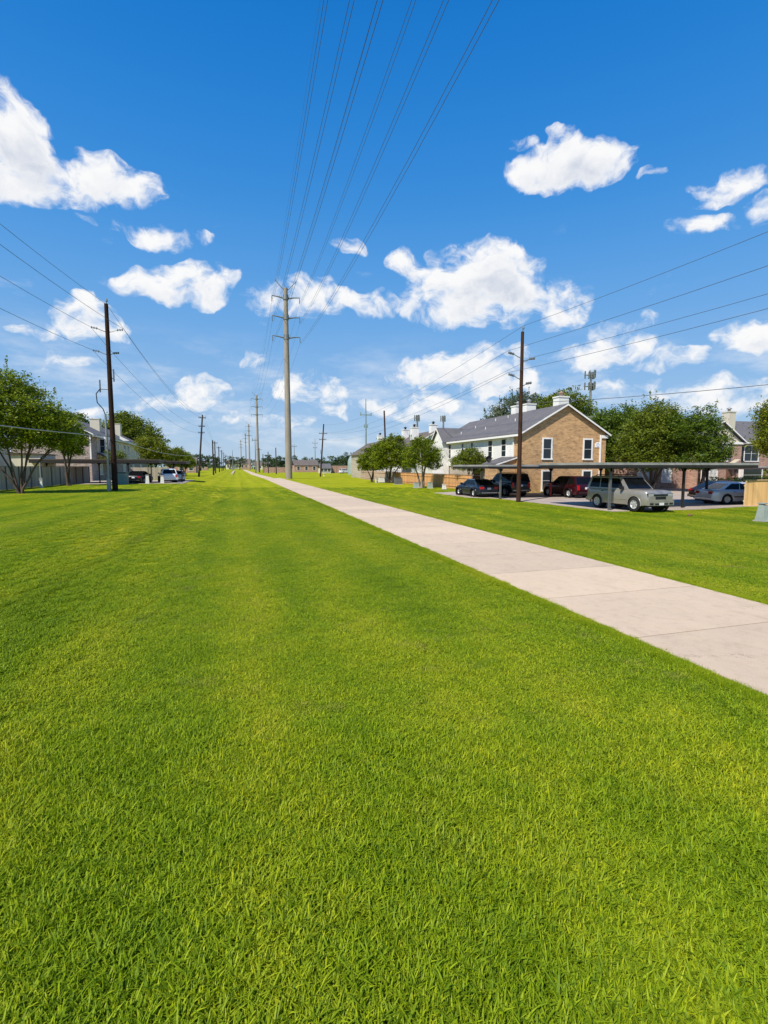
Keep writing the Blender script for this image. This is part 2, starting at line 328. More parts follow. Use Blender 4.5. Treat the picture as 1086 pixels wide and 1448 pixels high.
def carglass():
    m = glassmat('car_glass', (.006, .007, .008), .08); m.node_tree.nodes['Principled BSDF'].inputs['Specular IOR Level'].default_value = .18; return m
MT = dict(
 ground=ground_mat(), blade=blade_mat(), path=concrete('path_concrete', (.585, .455, .325), True, .07), lot=concrete('lot_concrete', (.44, .36, .30), None, .25),
 kerb=concrete('kerb_concrete', (.5, .46, .42)), mulch=simple('mulch', (.15, .085, .045), .95, var=.4, sc=14, bmp=.6),
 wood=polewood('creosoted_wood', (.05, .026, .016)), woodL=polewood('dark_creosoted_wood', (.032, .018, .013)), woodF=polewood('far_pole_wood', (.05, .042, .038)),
 tower=simple('weathered_concrete_pole', (.27, .235, .19), .85, var=.22, sc=1.2, stretch=(1, 1, .25), bmp=.15), towsteel=simple('dull_galvanised_steel', (.20, .21, .20), .55, .5, var=.2, sc=2),
 insul=simple('grey_porcelain', (.16, .17, .18), .3, var=.2, sc=12), wire=simple('aluminium_wire', (.10, .10, .11), .5, .4, var=.05), wirel=simple('pale_cable', (.35, .35, .34), .5, .2, var=.05),
 galv=simple('galvanised_grey', (.33, .34, .34), .5, .6, var=.15), brick=brickmat('tan_brick', (.56, .33, .14), (.42, .235, .10), (.50, .38, .25), (.15, .08, .04)),
 brickp=brickmat('pink_brick', (.46, .26, .18), (.32, .17, .12), (.42, .36, .33), (.10, .06, .05)), brickg=brickmat('greyish_brick', (.42, .33, .28), (.24, .17, .15), (.5, .46, .42), (.10, .08, .07)),
 white=siding('white_siding', (.86, .84, .80)), cream=siding('cream_siding', (.66, .60, .47), .22), beige=siding('beige_siding', (.50, .43, .34)), trim=simple('white_trim', (.78, .76, .72), .5, var=.05),
 roofb=shingle('grey_shingles', (.125, .12, .125)), roofn=shingle('brown_grey_shingles', (.14, .115, .10)), glass=glassmat('window_glass'), glassc=carglass(),
 blind=simple('pale_blind', (.55, .55, .52), .6, var=.05), steelroof=simple('pale_steel_roof', (.37, .355, .34), .4, .3, var=.22, sc=1.6, stretch=(1, .4, 1)), darksteel=simple('dark_brown_steel', (.030, .026, .025), .5, .3, var=.2),
 brownroof=simple('brown_steel_fascia', (.085, .06, .05), .5, .2, var=.15), greypost=simple('grey_post_paint', (.12, .125, .125), .5, .2, var=.2), redpost=simple('red_paint', (.28, .03, .03), .5, var=.15),
 fenceo=woodfence('orange_cedar', (.46, .22, .08), (.68, .38, .155)), fencey=woodfence('new_pine', (.60, .34, .13), (.80, .50, .21)), fenceg=woodfence('weathered_fence_grey', (.27, .225, .175), (.47, .40, .31)),
 fencet=woodfence('pinkish_fence', (.40, .28, .20), (.52, .38, .27)), fcap=simple('fence_cap_wood', (.42, .25, .12), .8, var=.2), fcapg=simple('grey_fence_cap', (.17, .14, .12), .8, var=.2), fcapy=simple('new_pine_cap', (.66, .46, .24), .8, var=.15),
 bark=simple('crepe_bark', (.085, .06, .042), .85, var=.35, sc=8), barkl=simple('pale_bark', (.24, .19, .15), .85, var=.3, sc=8), barkd=simple('oak_bark', (.07, .055, .045), .9, var=.3, sc=6),
 leafA=leafmat('crepe_leaves', (.05, .095, .004), (.31, .37, .010)), leafB=leafmat('deep_green_leaves', (.035, .075, .006), (.165, .24, .014)), leafC=leafmat('olive_leaves', (.055, .095, .006), (.24, .28, .018)),
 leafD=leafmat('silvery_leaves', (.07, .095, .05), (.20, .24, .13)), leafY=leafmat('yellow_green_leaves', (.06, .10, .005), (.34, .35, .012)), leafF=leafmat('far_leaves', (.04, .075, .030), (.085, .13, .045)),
 hedge=leafmat('hedge_leaves', (.010, .028, .006), (.04, .08, .012)), rubber=simple('tyre_rubber', (.018, .018, .019), .8, var=.2), rim=simple('alloy', (.62, .62, .62), .35, .5, var=.05), black=simple('black_plastic', (.012, .012, .013), .5, var=.2),
 silver=paint('champagne_silver_paint', (.33, .305, .27), .4), blackp=paint('black_paint', (.010, .011, .014), .2, .25), navy=paint('dark_blue_paint', (.012, .018, .035), .3, .25), maroon=paint('maroon_paint', (.055, .005, .008), .5, .3),
 bluesil=paint('pale_blue_silver_paint', (.52, .55, .60), .28), whitep=paint('white_paint', (.70, .71, .73), .0, .35), darkred=paint('dark_car_paint', (.03, .02, .022)), chrome=simple('chrome', (.65, .65, .66), .15, 1, var=.03),
 redl=simple('tail_lens', (.45, .012, .015), .2, var=.05), headl=simple('head_lens', (.42, .43, .44), .1, .2, var=.05), amber=simple('amber_lens', (.5, .25, .06), .2, var=.05), plate=simple('plate_white', (.7, .7, .7), .4, var=.03),
 utilg=simple('utility_green', (.20, .26, .22), .55, var=.12, sc=3), utill=simple('utility_grey_green', (.29, .33, .29), .5, var=.12, sc=3), whiteb=simple('chalky_white', (.62, .60, .55), .8, var=.15), sign=simple('sign_white', (.78, .77, .8), .5, var=.03),
 yellow=simple('hydrant_yellow', (.6, .5, .2), .5, var=.1), dome=simple('grey_green_dome', (.32, .38, .36), .5, .2, var=.1), door=simple('brown_door', (.16, .08, .05), .6, var=.1), asph=concrete('road', (.42, .40, .37)),
 mint=simple('grey_mark', (.45, .45, .5), .6, var=.05))

# ---------------------------------------------------------------- ground, path, car park
xs = [-1500, -400, -120, -40, -20, -12, -9] + [-8 + .5 * i for i in range(17)] + [1, 3, 6, 12, 20, 40, 120, 400, 1800]
ys = [-150, -40, -10, 0, 5, 10, 20, 30, 45, 60, 80, 110, 150, 220, 320, 500, 900, 1700, 3200]
mb = MB(); mb.v = [(x, y, gz(x)) for y in ys for x in xs]; nx = len(xs)
for j in range(len(ys) - 1):
    for i in range(nx - 1): mb.f.append((j * nx + i, j * nx + i + 1, (j + 1) * nx + i + 1, (j + 1) * nx + i)); mb.sm.append(True)
mb.build('ground', MT['ground'], fix=False, kind='structure')
# concrete walk: real slabs with open joints
PL, PR = 5.45, 9.07
joints = [-21.5 + 2.22 * i for i in range(0, 66)]
sv, sf, st = [], [], []
def slab(quad, z0, z1, tone):
    b = len(sv); sv.extend([(x, y, z0) for x, y in quad] + [(x, y, z1) for x, y in quad]); st.extend([tone] * 8)
    sf.extend([tuple(b + i for i in q) for q in ((4, 5, 6, 7), (0, 1, 5, 4), (1, 2, 6, 5), (2, 3, 7, 6), (3, 0, 4, 7))])
def pcx(y):                       # the far end of the walk drifts left
    return 0 if y < 105 else -min(1, (y - 105) / 60) * 1.1
js = [-20.98 + 2.22 * i for i in range(60)]
for i, y in enumerate(js):
    y1 = y + 2.22 - .022; a, b = pcx(y), pcx(y1)
    if y > 108: break
    slab([(PL + a, y), (PR + a, y), (PR + b, y1), (PL + b, y1)], -.12, .035, random.random())
y = 112
while y < 420:
    y1 = y + 6.6; a, b = pcx(y), pcx(y1); slab([(PL + a, y), (PR + a - 1.3, y), (PR + b - 1.3, y1 - .014), (PL + b, y1 - .014)], -.12, .035, random.random()); y = y1
me = bpy.data.meshes.new('path'); me.from_pydata(sv, [], sf); me.materials.append(MT['path'])
at = me.attributes.new('tone', 'FLOAT', 'POINT'); at.data.foreach_set('value', st)
po = bpy.data.objects.new('path', me); col.objects.link(po); tag(po, kind='structure')
mb = MB(); mb.add([(5.35, -25, .006), (9.17, -25, .006), (9.12, 60, .006), (5.40, 60, .006)], [(0, 1, 2, 3)])
mb.build('path_bed', MT['mulch'], kind='structure', fix=False)
mb = MB(); mb.box(-2.0, -1.2, 170, 300, .0, .30); mb.build('side_path', MT['path'], kind='structure')
mb = MB(); mb.box(12, 90, 236, 244, -.1, .06); mb.build('far_road', MT['asph'], kind='structure')
# car park: a concrete sheet with a kerb edge on the lawn side
lotpoly = [(20.0, 22.7), (26, 22.4), (30.6, 23.3), (72, 23.3), (72, 45), (38, 45), (38, 41.0), (24.3, 41.0), (24.3, 46), (22.8, 46), (18.0, 44.0), (17.9, 36.4), (19.6, 34.4)]
mb = MB(); n = len(lotpoly); mb.add([(x, y, .03) for x, y in lotpoly] + [(x, y, -.1) for x, y in lotpoly], [tuple(range(n))] + [(i, n + i, n + (i + 1) % n, (i + 1) % n) for i in range(n)])
mb.build('car_park', MT['lot'], kind='structure', fix=False)
mb = MB()
mb.box(-20, -6.2, 63.9, 80, .3, .53); mb.build('car_park', MT['lot'], kind='structure')
# planted island with hedges
mb = MB(); mb.prism([(40.5, 33.4), (44, 32.4), (50, 33), (53, 35), (50, 36.6), (42, 36.4)], .03, .17, 'z'); mb.build('traffic_island', MT['kerb'], kind='structure')
mb = MB(); mb.prism([(41, 33.8), (44, 32.9), (49.6, 33.4), (52, 35), (49.6, 36.1), (42.3, 36)], .17, .42, 'z'); mb.build('mulch_bed', MT['mulch'], kind='structure')

# ---------------------------------------------------------------- lawn blades: one stuff object, patches of blades set out over the ground
def in_lot(x, y): return (x > 19.7 and y > 22.9 and x > 20 + 0 and y < 46 and not (x > 70)) or (x > 17.8 and 36 < y < 45)
def blades(nb, rad, seed):
    r = np.random.default_rng(seed); V, F, T = [], [], []
    for i in range(nb):
        a = r.uniform(0, 2 * math.pi); q = rad * math.sqrt(r.uniform()); x, y = q * math.cos(a), q * math.sin(a)
        h = r.uniform(.036, .080) * (1.35 if r.uniform() > .88 else 1); wd = r.uniform(.0026, .0058); th = r.uniform(0, 2 * math.pi); lean = r.uniform(.1, 1.35) * h; tw = r.uniform(-.8, .8)
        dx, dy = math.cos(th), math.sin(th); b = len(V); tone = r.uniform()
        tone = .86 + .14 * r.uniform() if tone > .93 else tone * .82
        for k, (s, ww) in enumerate(((0, .8), (.38, 1), (.75, .75), (1, 0))):
            cx, cy, cz = x + dx * lean * s * s, y + dy * lean * s * s, h * (s - .22 * s * s * lean / h) - .006
            t2 = th + math.pi / 2 + tw * s; px_, py_ = math.cos(t2) * wd * ww, math.sin(t2) * wd * ww
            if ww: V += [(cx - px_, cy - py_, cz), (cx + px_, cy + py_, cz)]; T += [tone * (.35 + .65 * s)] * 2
            else: V += [(cx, cy, cz)]; T += [tone]
        F += [(b, b + 1, b + 3, b + 2), (b + 2, b + 3, b + 5, b + 4), (b + 4, b + 5, b + 6)]
    return V, F, T
PV, PF, PT = blades(600, .26, 5)
pts = []
t_ = R(YAW)
def scatter(z0, z1, dens_, sc, hz_=1):
    area_w = 1.75
    cs_ = 1 / math.sqrt(dens_); cells = []
    z = z0
    while z < z1:
        nx_ = int((area_w * z + 2.4) / cs_) + 1
        for i_ in range(nx_): cells.append((z + random.uniform(-.4, .4) * cs_, (i_ - nx_ / 2 + random.uniform(.1, .9)) * cs_))
        z += cs_
    for z, x in cells:
        X, Y = x * math.cos(t_) + z * math.sin(t_), -x * math.sin(t_) + z * math.cos(t_)
        ed = .10
        if PL - .26 * sc * .8 < X < PR + .26 * sc * .8:
            if not (X < PL - ed or X > PR + ed): continue
            pts.append((X, Y, gz(X), random.uniform(0, 6.28), .38, .6)); continue
        if in_lot(X, Y) or X < -19: continue
        pts.append((X, Y, gz(X), random.uniform(0, 6.28), sc * random.uniform(.85, 1.15), hz_ * random.uniform(.85, 1.15)))
scatter(.5, 4.5, 27, 1.0, 1.1); scatter(4.5, 7, 22, 1.0, .66); scatter(7, 12, 16, 1.0, .48); scatter(12, 22, 8.5, 1.1, .36); scatter(22, 40, 4.2, 1.25, .32); scatter(40, 60, 2.2, 1.3, .3)
for _ in range(4600):             # fringe hanging along both edges of the walk
    Y = 1.5 + 38 * random.random() ** 1.7; sd_ = random.choice((-1, 1)); off = random.gauss(.115, .045)
    X = PL - off if sd_ < 0 else PR + off
    pts.append((X, Y, 0, random.uniform(0, 6.28), random.uniform(.3, .46), random.uniform(.5, .9)))
npt = len(pts); nv = len(PV)
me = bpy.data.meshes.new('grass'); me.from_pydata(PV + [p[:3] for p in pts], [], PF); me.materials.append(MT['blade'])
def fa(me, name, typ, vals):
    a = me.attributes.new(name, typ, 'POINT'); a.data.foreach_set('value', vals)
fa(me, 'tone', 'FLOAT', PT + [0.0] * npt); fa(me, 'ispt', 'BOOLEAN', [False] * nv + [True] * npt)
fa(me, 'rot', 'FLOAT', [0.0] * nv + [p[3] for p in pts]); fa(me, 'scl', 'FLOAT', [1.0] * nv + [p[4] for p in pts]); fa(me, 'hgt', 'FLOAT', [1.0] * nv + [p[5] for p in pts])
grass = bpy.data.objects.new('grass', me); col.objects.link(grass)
tag(grass, 'short bright green lawn grass covering the corridor on both sides of the walk', 'grass', kind='stuff')
gg = bpy.data.node_groups.new('lawn_patches', 'GeometryNodeTree')
gg.interface.new_socket('Geometry', in_out='INPUT', socket_type='NodeSocketGeometry'); gg.interface.new_socket('Geometry', in_out='OUTPUT', socket_type='NodeSocketGeometry')
a = N(gg, 'NodeGroupInput'); o = N(gg, 'NodeGroupOutput')
def named(n_, ty):
    q = N(gg, 'GeometryNodeInputNamedAttribute', data_type=ty); q.inputs['Name'].default_value = n_
    return [s for s in q.outputs if s.enabled and s.name == 'Attribute'][0]
sg = N(gg, 'GeometryNodeSeparateGeometry', domain='POINT'); gg.links.new(a.outputs[0], sg.inputs[0]); gg.links.new(named('ispt', 'BOOLEAN'), sg.inputs[1])
ip = N(gg, 'GeometryNodeInstanceOnPoints'); gg.links.new(sg.outputs[0], ip.inputs['Points']); gg.links.new(sg.outputs[1], ip.inputs['Instance'])
cx = N(gg, 'ShaderNodeCombineXYZ'); gg.links.new(named('rot', 'FLOAT'), cx.inputs[2]); gg.links.new(cx.outputs[0], ip.inputs['Rotation'])
cs = N(gg, 'ShaderNodeCombineXYZ'); sc_ = named('scl', 'FLOAT')
gg.links.new(sc_, cs.inputs[0]); gg.links.new(sc_, cs.inputs[1]); gg.links.new(named('hgt', 'FLOAT'), cs.inputs[2]); gg.links.new(cs.outputs[0], ip.inputs['Scale'])
gg.links.new(ip.outputs[0], o.inputs[0])
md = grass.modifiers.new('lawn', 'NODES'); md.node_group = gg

# ---------------------------------------------------------------- trees
def leafobj(name, mat, parent, C, size, droop=.4, seed=1, tone=None):
    r = np.random.default_rng(seed); n_ = len(C); C = np.asarray(C)
    d = r.normal(size=(n_, 3)); d[:, 2] *= .6; d /= np.linalg.norm(d, axis=1)[:, None]
    e = r.normal(size=(n_, 3)); e -= d * (e * d).sum(1)[:, None]; e /= np.linalg.norm(e, axis=1)[:, None]
    L = (size * r.uniform(.7, 1.35, n_))[:, None]; W = L * .42
    V = np.stack([C - d * L * .5, C + e * W * .5 + d * L * .05, C + d * L * .5, C - e * W * .5 + d * L * .05], 1).reshape(-1, 3)
    me = bpy.data.meshes.new(name); me.vertices.add(4 * n_); me.vertices.foreach_set('co', V.ravel())
    me.loops.add(4 * n_); me.loops.foreach_set('vertex_index', np.arange(4 * n_, dtype=np.int32))
    me.polygons.add(n_); me.polygons.foreach_set('loop_start', np.arange(0, 4 * n_, 4, dtype=np.int32))
    me.update(calc_edges=True); me.materials.append(mat)
    tt = r.uniform(size=n_) if tone is None else np.clip(tone + r.normal(0, .16, n_), 0, 1)
    a_ = me.attributes.new('tone', 'FLOAT', 'POINT'); a_.data.foreach_set('value', np.repeat(tt, 4))
    o_ = bpy.data.objects.new(name, me); col.objects.link(o_)
    if parent: o_.parent = parent
    return o_
def tree(name, loc, blobs, nleaf, size, mat, bark, label, cat='tree', group=None, stems=3, fork=1.2, r0=.14, seed=1, clump=.45, shoots=0, trunk=True):
    r = np.random.default_rng(seed); rnd = random.Random(seed)
    nleaf = int(nleaf * (1.55 if nleaf > 1600 else 1)); size *= 1.06
    root = empty(name, loc, label=label, cat=cat, group=group)
    vol = np.array([b[3] * b[4] * b[5] for b in blobs]) ** .8; vol /= vol.sum()
    percl = 34; ncl = max(6, nleaf // percl); cl = []
    bi = r.choice(len(blobs), ncl, p=vol)
    for k in bi:
        b = blobs[k]; d = r.normal(size=3); d /= np.linalg.norm(d); q = (r.uniform(.25, 1)) ** .45 * (.78 + .30 * r.uniform())
        cl.append((b[0] + d[0] * b[3] * q, b[1] + d[1] * b[4] * q, b[2] + d[2] * b[5] * q))
    cl = np.array(cl); crs = clump * r.uniform(.55, 1.35, ncl)
    which = np.repeat(np.arange(ncl), percl); off = r.normal(size=(len(which), 3)) * .55; off[:, 2] *= .6
    C = cl[which] + off * crs[which][:, None]; tone = np.repeat(r.uniform(.1, .95, ncl), percl)
    ex = []
    for i in range(shoots):       # thin upright shoots above the crown
        k = rnd.randrange(len(blobs)); b = blobs[k]; a_ = rnd.uniform(0, 6.28); q = rnd.uniform(.1, .9)
        x, y = b[0] + math.cos(a_) * b[3] * q, b[1] + math.sin(a_) * b[4] * q; z = b[2] + b[5] * math.sqrt(1 - q * q) * .95
        hh = rnd.uniform(.5, 1.4) * clump * 2
        for j in range(26):
            s_ = rnd.random(); ex.append((x + rnd.gauss(0, .10) * (1.2 - s_) + .2 * s_ * math.cos(a_), y + rnd.gauss(0, .10) * (1.2 - s_), z - .2 + hh * s_)); 
    if ex: C = np.vstack([C, np.array(ex)]); tone = np.concatenate([tone, np.full(len(ex), .6)])
    leafobj('crown', mat, root, C, size, seed=seed + 5, tone=tone)
    if trunk:
        m_ = MB(); zb = min(b[2] - b[5] for b in blobs)
        tgt = [(b[0], b[1], b[2]) for b in blobs]
        for s_ in range(stems):
            a_ = 6.28 * s_ / stems + rnd.uniform(-.4, .4); b = blobs[s_ % len(blobs)]
            e_ = Vector((b[0] + math.cos(a_) * b[3] * .34, b[1] + math.sin(a_) * b[4] * .34, b[2] + b[5] * .15))
            st_ = Vector((math.cos(a_) * r0 * .9 * (stems > 1), math.sin(a_) * r0 * .9 * (stems > 1), -.15))
            mid_ = Vector((e_.x * .2 + rnd.uniform(-.12, .12), e_.y * .28, fork + (zb - fork) * .5))
            P_ = []
            for q in range(9):
                u = q / 8; P_.append(st_ * (1 - u) ** 2 + mid_ * 2 * u * (1 - u) + e_ * u * u + Vector((rnd.uniform(-.06, .06), rnd.uniform(-.06, .06), 0)))
            m_.tube(P_, [r0 * (1 - .8 * q / 8) * (1.35 if q == 0 else 1) for q in range(9)], 7)
            near = sorted(range(len(cl)), key=lambda k_: (Vector(cl[k_]) - e_).length)[:14]
            for k_ in near[::2]:
                q = rnd.choice((4, 5, 6, 7)); A = P_[q]; B = Vector(cl[k_]); mm = (A + B) / 2 + Vector((0, 0, -.15))
                m_.tube([A, mm, B], [r0 * .38, r0 * .24, r0 * .08], 5)
        m_.build('trunk', bark, root, fix=False)
    return root

tree('crepe_myrtle', (-15.5, 43.1, .5), [(-.6, 0, 6.3, 3.4, 3.2, 2.4), (0, 0, 4.6, 3.4, 2.6, 1.5), (-2.8, 0, 6.3, 2.6, 2.4, 2.3), (1.9, 0, 5.2, 2.2, 2.2, 1.6), (-.9, 0, 7.9, 2.1, 2, 1.3), (-4, 0, 4.8, 2, 2, 1.6), (2.9, 0, 4.2, 1.2, 1.3, 1)], 34000, .185, MT['leafA'], MT['bark'],
     'large multi stemmed crepe myrtle tree at the left edge before the grey fence', group='crepe myrtles along the fences', stems=7, r0=.095, seed=3, clump=.5, shoots=18, fork=1.2)
tree('crepe_myrtle', (-17.0, 59.35, .5), [(-.4, 0, 5.6, 1.9, 1.9, 2.0), (.5, 0, 4.6, 1.6, 1.6, 1.5), (-.3, 0, 7.0, 1.2, 1.2, .9)], 14000, .19, MT['leafA'], MT['bark'],
     'smaller crepe myrtle with two dark trunks beside the far end of the grey fence', group='crepe myrtles along the fences', stems=4, r0=.13, seed=4, clump=.42, shoots=8, fork=1.3)
tree('oak_tree', (-22.8, 118, .5), [(-1, 0, 9, 5, 4, 3.8), (3, 0, 8.6, 4.4, 4, 3.4), (-4.5, 0, 7.6, 3.2, 3, 2.8), (.5, 0, 11.6, 3.6, 3, 2.0), (6.2, 0, 7.6, 2.4, 2, 1.8)], 13000, .42, MT['leafC'], MT['barkd'],
     'tall spreading oak behind the chimneys of the left townhouse', stems=3, r0=.3, seed=5, clump=.9, fork=3)
tree('oak_tree', (-29.5, 108, .5), [(0, 0, 9.5, 3.6, 3, 3.2)], 3500, .4, MT['leafB'], MT['barkd'], 'dark tree top rising behind the left end of the townhouse roof', seed=6, clump=.8)
tree('yellow_green_tree', (-13.2, 90, .5), [(0, 0, 4.6, 2.6, 2.5, 2.4), (-1, 0, 5.6, 1.9, 2, 1.6), (1.5, 0, 4.0, 1.9, 2, 1.7)], 8000, .24, MT['leafY'], MT['bark'], 'yellow green rounded tree behind the left carport', group='trees behind the left carport', seed=7, clump=.5)
tree('yellow_green_tree', (-12.2, 104, .5), [(0, 0, 3.9, 2.7, 2.5, 2.1), (1.2, 0, 4.4, 1.7, 2, 1.6)], 6000, .26, MT['leafC'], MT['bark'], 'middle tree of the row receding behind the left carport, mid green', group='trees behind the left carport', seed=8, clump=.5)
tree('yellow_green_tree', (-11.5, 121, .5), [(0, 0, 3.6, 2.3, 2.3, 2.0), (1, 0, 3, 1.7, 2, 1.5)], 5000, .28, MT['leafA'], MT['bark'], 'farthest and lowest tree of the row beside the leaning wooden pole', group='trees behind the left carport', seed=9, clump=.5)
tree('small_tree', (-15.3, 73, .5), [(0, 0, 3.5, 1.3, 1.1, .8), (-.7, 0, 3.0, .9, .9, .6)], 1800, .16, MT['leafC'], MT['barkl'], 'small tree showing above the left carport roof before the white windows', seed=10, clump=.35, r0=.06)
tree('crepe_myrtle', (20.83, 77.2, 0), [(0, 0, 3.8, 2.1, 1.9, 2.0), (.9, 0, 4.9, 1.5, 1.5, 1.3), (-1.3, 0, 3.1, 1.3, 1.3, 1.3), (1.4, 0, 3.0, 1.4, 1.4, 1.2)], 10500, .22, MT['leafA'], MT['bark'],
     'leftmost crepe myrtle by the right fence, with a forked dark trunk', group='crepe myrtles along the fences', stems=3, r0=.12, seed=11, clump=.42, shoots=6)
tree('crepe_myrtle', (22.3, 72.5, 0), [(0, 0, 4.4, 2.7, 2.2, 2.3), (.9, 0, 6.0, 1.7, 1.5, 1.5), (-1, 0, 5.5, 1.4, 1.3, 1.3), (2.2, 0, 3.6, 1.7, 1.5, 1.5), (-1.7, 0, 3.2, 1.5, 1.4, 1.2)], 15000, .22, MT['leafA'], MT['bark'],
     'tallest crepe myrtle before the chimneys on the right, crown full and dark', group='crepe myrtles along the fences', stems=4, r0=.12, seed=12, clump=.45, shoots=9)
tree('crepe_myrtle', (20.9, 54.9, 0), [(0, 0, 4.1, 2.1, 1.8, 1.7), (-1.4, 0, 3.6, 1.2, 1.1, 1.3), (1.4, 0, 3.4, 1.3, 1.2, 1.3), (0, 0, 5.3, 1.2, 1, .7)], 11500, .17, MT['leafA'], MT['barkl'],
     'crepe myrtle with a thick low forked trunk standing alone before the orange fence', group='crepe myrtles along the fences', stems=4, r0=.15, seed=13, clump=.38, shoots=7, fork=.9)
tree('shrubby_tree', (24.6, 49.8, 0), [(-.6, 0, 3.0, 1.7, 1.5, 1.0), (1.1, 0, 2.9, 1.7, 1.5, .95), (0, 0, 3.8, 1.4, 1.3, .8)], 8500, .16, MT['leafC'], MT['barkl'],
     'broad bushy tree against the white siding behind the right carport', stems=4, r0=.09, seed=14, clump=.36, shoots=5)
tree('silvery_tree', (50.5, 84, 0), [(0, 0, 12.5, 4.5, 4, 3.3), (-3.6, 0, 10.5, 3, 3, 2.6), (2.5, 0, 14.5, 3.2, 3, 2.2), (-5.5, 0, 8.8, 2, 2, 2.4)], 9500, .34, MT['leafD'], MT['barkd'],
     'loose silvery green tree rising behind the grey roof ridge', stems=4, r0=.3, seed=15, clump=.75, shoots=26, fork=5)
tree('oak_tree', (56.5, 77, 0), [(0, 0, 13, 4.6, 4.2, 3.6), (3.8, 0, 11.6, 3.8, 3.6, 3.0), (-3.6, 0, 12, 3.6, 3, 3), (0, 0, 9, 5.5, 4, 3.5)], 15000, .36, MT['leafC'], MT['barkd'],
     'olive green round oak behind the brick gable and its chimney', stems=3, r0=.35, seed=16, clump=.8, fork=4)
GT = 'dark trees between the tan brick building and the far townhouse'
tree('large_tree', (41.2, 46.5, 0), [(0, 0, 6.2, 3.2, 2.8, 3.4), (-2.2, 0, 5.2, 2.2, 2.4, 3.4), (1.8, 0, 6.8, 2.4, 2, 2.5), (-.5, 0, 3.4, 3.2, 2, 1.8)], 19000, .24, MT['leafB'], MT['barkd'], 'dark tree directly right of the tan brick building', group=GT, stems=3, r0=.2, seed=17, clump=.6, shoots=8)
tree('large_tree', (40.6, 40.8, 0), [(0, 0, 5.8, 3.7, 2.6, 2.7), (.6, 0, 7.2, 2.6, 2, 2.0), (-2.4, 0, 4.4, 2.2, 2, 2.1), (2.4, 0, 4.9, 2.1, 2, 2.2), (0, 0, 3.3, 3.6, 2.2, 1.3)], 26000, .22, MT['leafC'], MT['barkd'], 'broadest tree of the dark clump, middle of three above the carport', group=GT, stems=4, r0=.2, seed=18, clump=.55, shoots=12)
tree('large_tree', (43.0, 37.4, 0), [(0, 0, 5.4, 2.2, 2, 2.3), (.3, 0, 7.2, 1.2, 1.2, 1.4), (1.4, 0, 4.3, 1.9, 1.8, 1.7), (-.4, 0, 3.2, 2.2, 1.8, 1.1), (-1.7, .6, 6.0, 1.7, 1.6, 1.8)], 13000, .2, MT['leafB'], MT['barkd'], 'pointed right hand tree of the dark clump next to the far townhouse', group=GT, stems=3, r0=.15, seed=19, clump=.45, shoots=8)
tree('shade_tree', (43.4, 29.6, 0), [(0, 0, 5.7, 3.0, 2.6, 2.0), (-1, 0, 6.8, 2.0, 1.9, 1.3), (-1.9, 0, 4.6, 1.5, 1.5, 1.3)], 18000, .19, MT['leafY'], MT['barkd'], 'bright green tree at the right edge hanging before the far townhouse', stems=3, r0=.16, seed=20, clump=.5, shoots=8)
# low planting
def shrub(x, y, z, rx, ry, h, label, name='shrub', n_=900, mat='hedge', group=None, sz=.11, seed=3):
    return tree(name, (x, y, z), [(0, 0, h * .5, rx, ry, h * .5)], n_, sz, MT[mat], MT['bark'], label, 'shrub', group, stems=2, r0=.03, seed=seed, clump=.22, fork=.1)
shrub(-9.4, 94.5, .5, .9, .9, 1.1, 'small clipped green bush beside the far left carport post', mat='leafB', n_=900, sz=.14)
for i, (x, y, rx, h, l) in enumerate([(43.6, 34.8, 1.3, 1.25, 'low dark hedge at the left end of the mulched island'), (46.3, 34.9, 1.4, 1.2, 'low dark hedge in the middle of the mulched island'), (48.2, 34.6, .5, 2.1, 'upright green shrub on the mulched island'), (50.2, 35, 1.2, 1.0, 'low dark hedge at the right end of the mulched island')]):
    shrub(x, y, .4, rx, .8, h, l, n_=1500, seed=30 + i, mat='hedge' if i != 2 else 'leafC', group='hedges on the mulched island')
for i, (x, l) in enumerate([(52, 'dark foundation hedge left of the far townhouse door'), (56.5, 'dark foundation hedge right of the far townhouse door'), (61, 'dark foundation hedge at the right end of the far townhouse')]):
    shrub(x, 43.4, 0, 1.9, .6, 1.4, l, n_=1800, seed=40 + i, group='foundation hedges of the far townhouse')
# far trees, each its own
far = [(-34, 215, 9, 4), (-27, 240, 10, 4.5), (-22, 205, 8, 3.8), (-16.5, 250, 8.5, 4), (-11, 262, 8, 3.6), (-40, 190, 11, 5), (16, 262, 9, 4.5), (22, 275, 9, 4.5), (29, 282, 9, 5), (35, 262, 8, 4.5), (44, 228, 8.2, 4.6), (49, 232, 9.6, 5.2), (55, 238, 9.2, 5), (61, 245, 8, 4.4), (40, 245, 7.4, 4), (2, 420, 12, 6), (-6, 440, 12, 6)]
fl = ['beyond the end of the left tree row', 'right of the left carport trees on the skyline', 'low and near behind the leaning wooden pole', 'beside the second wooden pole', 'right of the second wooden pole', 'farthest left on the skyline', 'just right of the second concrete pole', 'between the two nearest concrete poles', 'left of the big concrete pole', 'right of the big concrete pole', 'left of the tall round oak behind the brown wall', 'tall and round behind the brown wall', 'right of the tall round one behind the brown wall', 'left of the domed tank', 'low and yellowish beside the leaning black pole', 'at the end of the walk', 'left of the end of the walk']
for i, (x, y, h, rr) in enumerate(far):
    tree('distant_tree', (x, y, gz(x)), [(0, 0, h * .58, rr, rr, h * .42), (rr * .4, 0, h * .5, rr * .7, rr * .7, h * .38)], 1500, .7, MT['leafF' if y > 225 else 'leafB'], MT['barkd'], 'distant tree ' + fl[i], group='distant trees along the horizon', stems=2, r0=.2, seed=60 + i, clump=1.0)
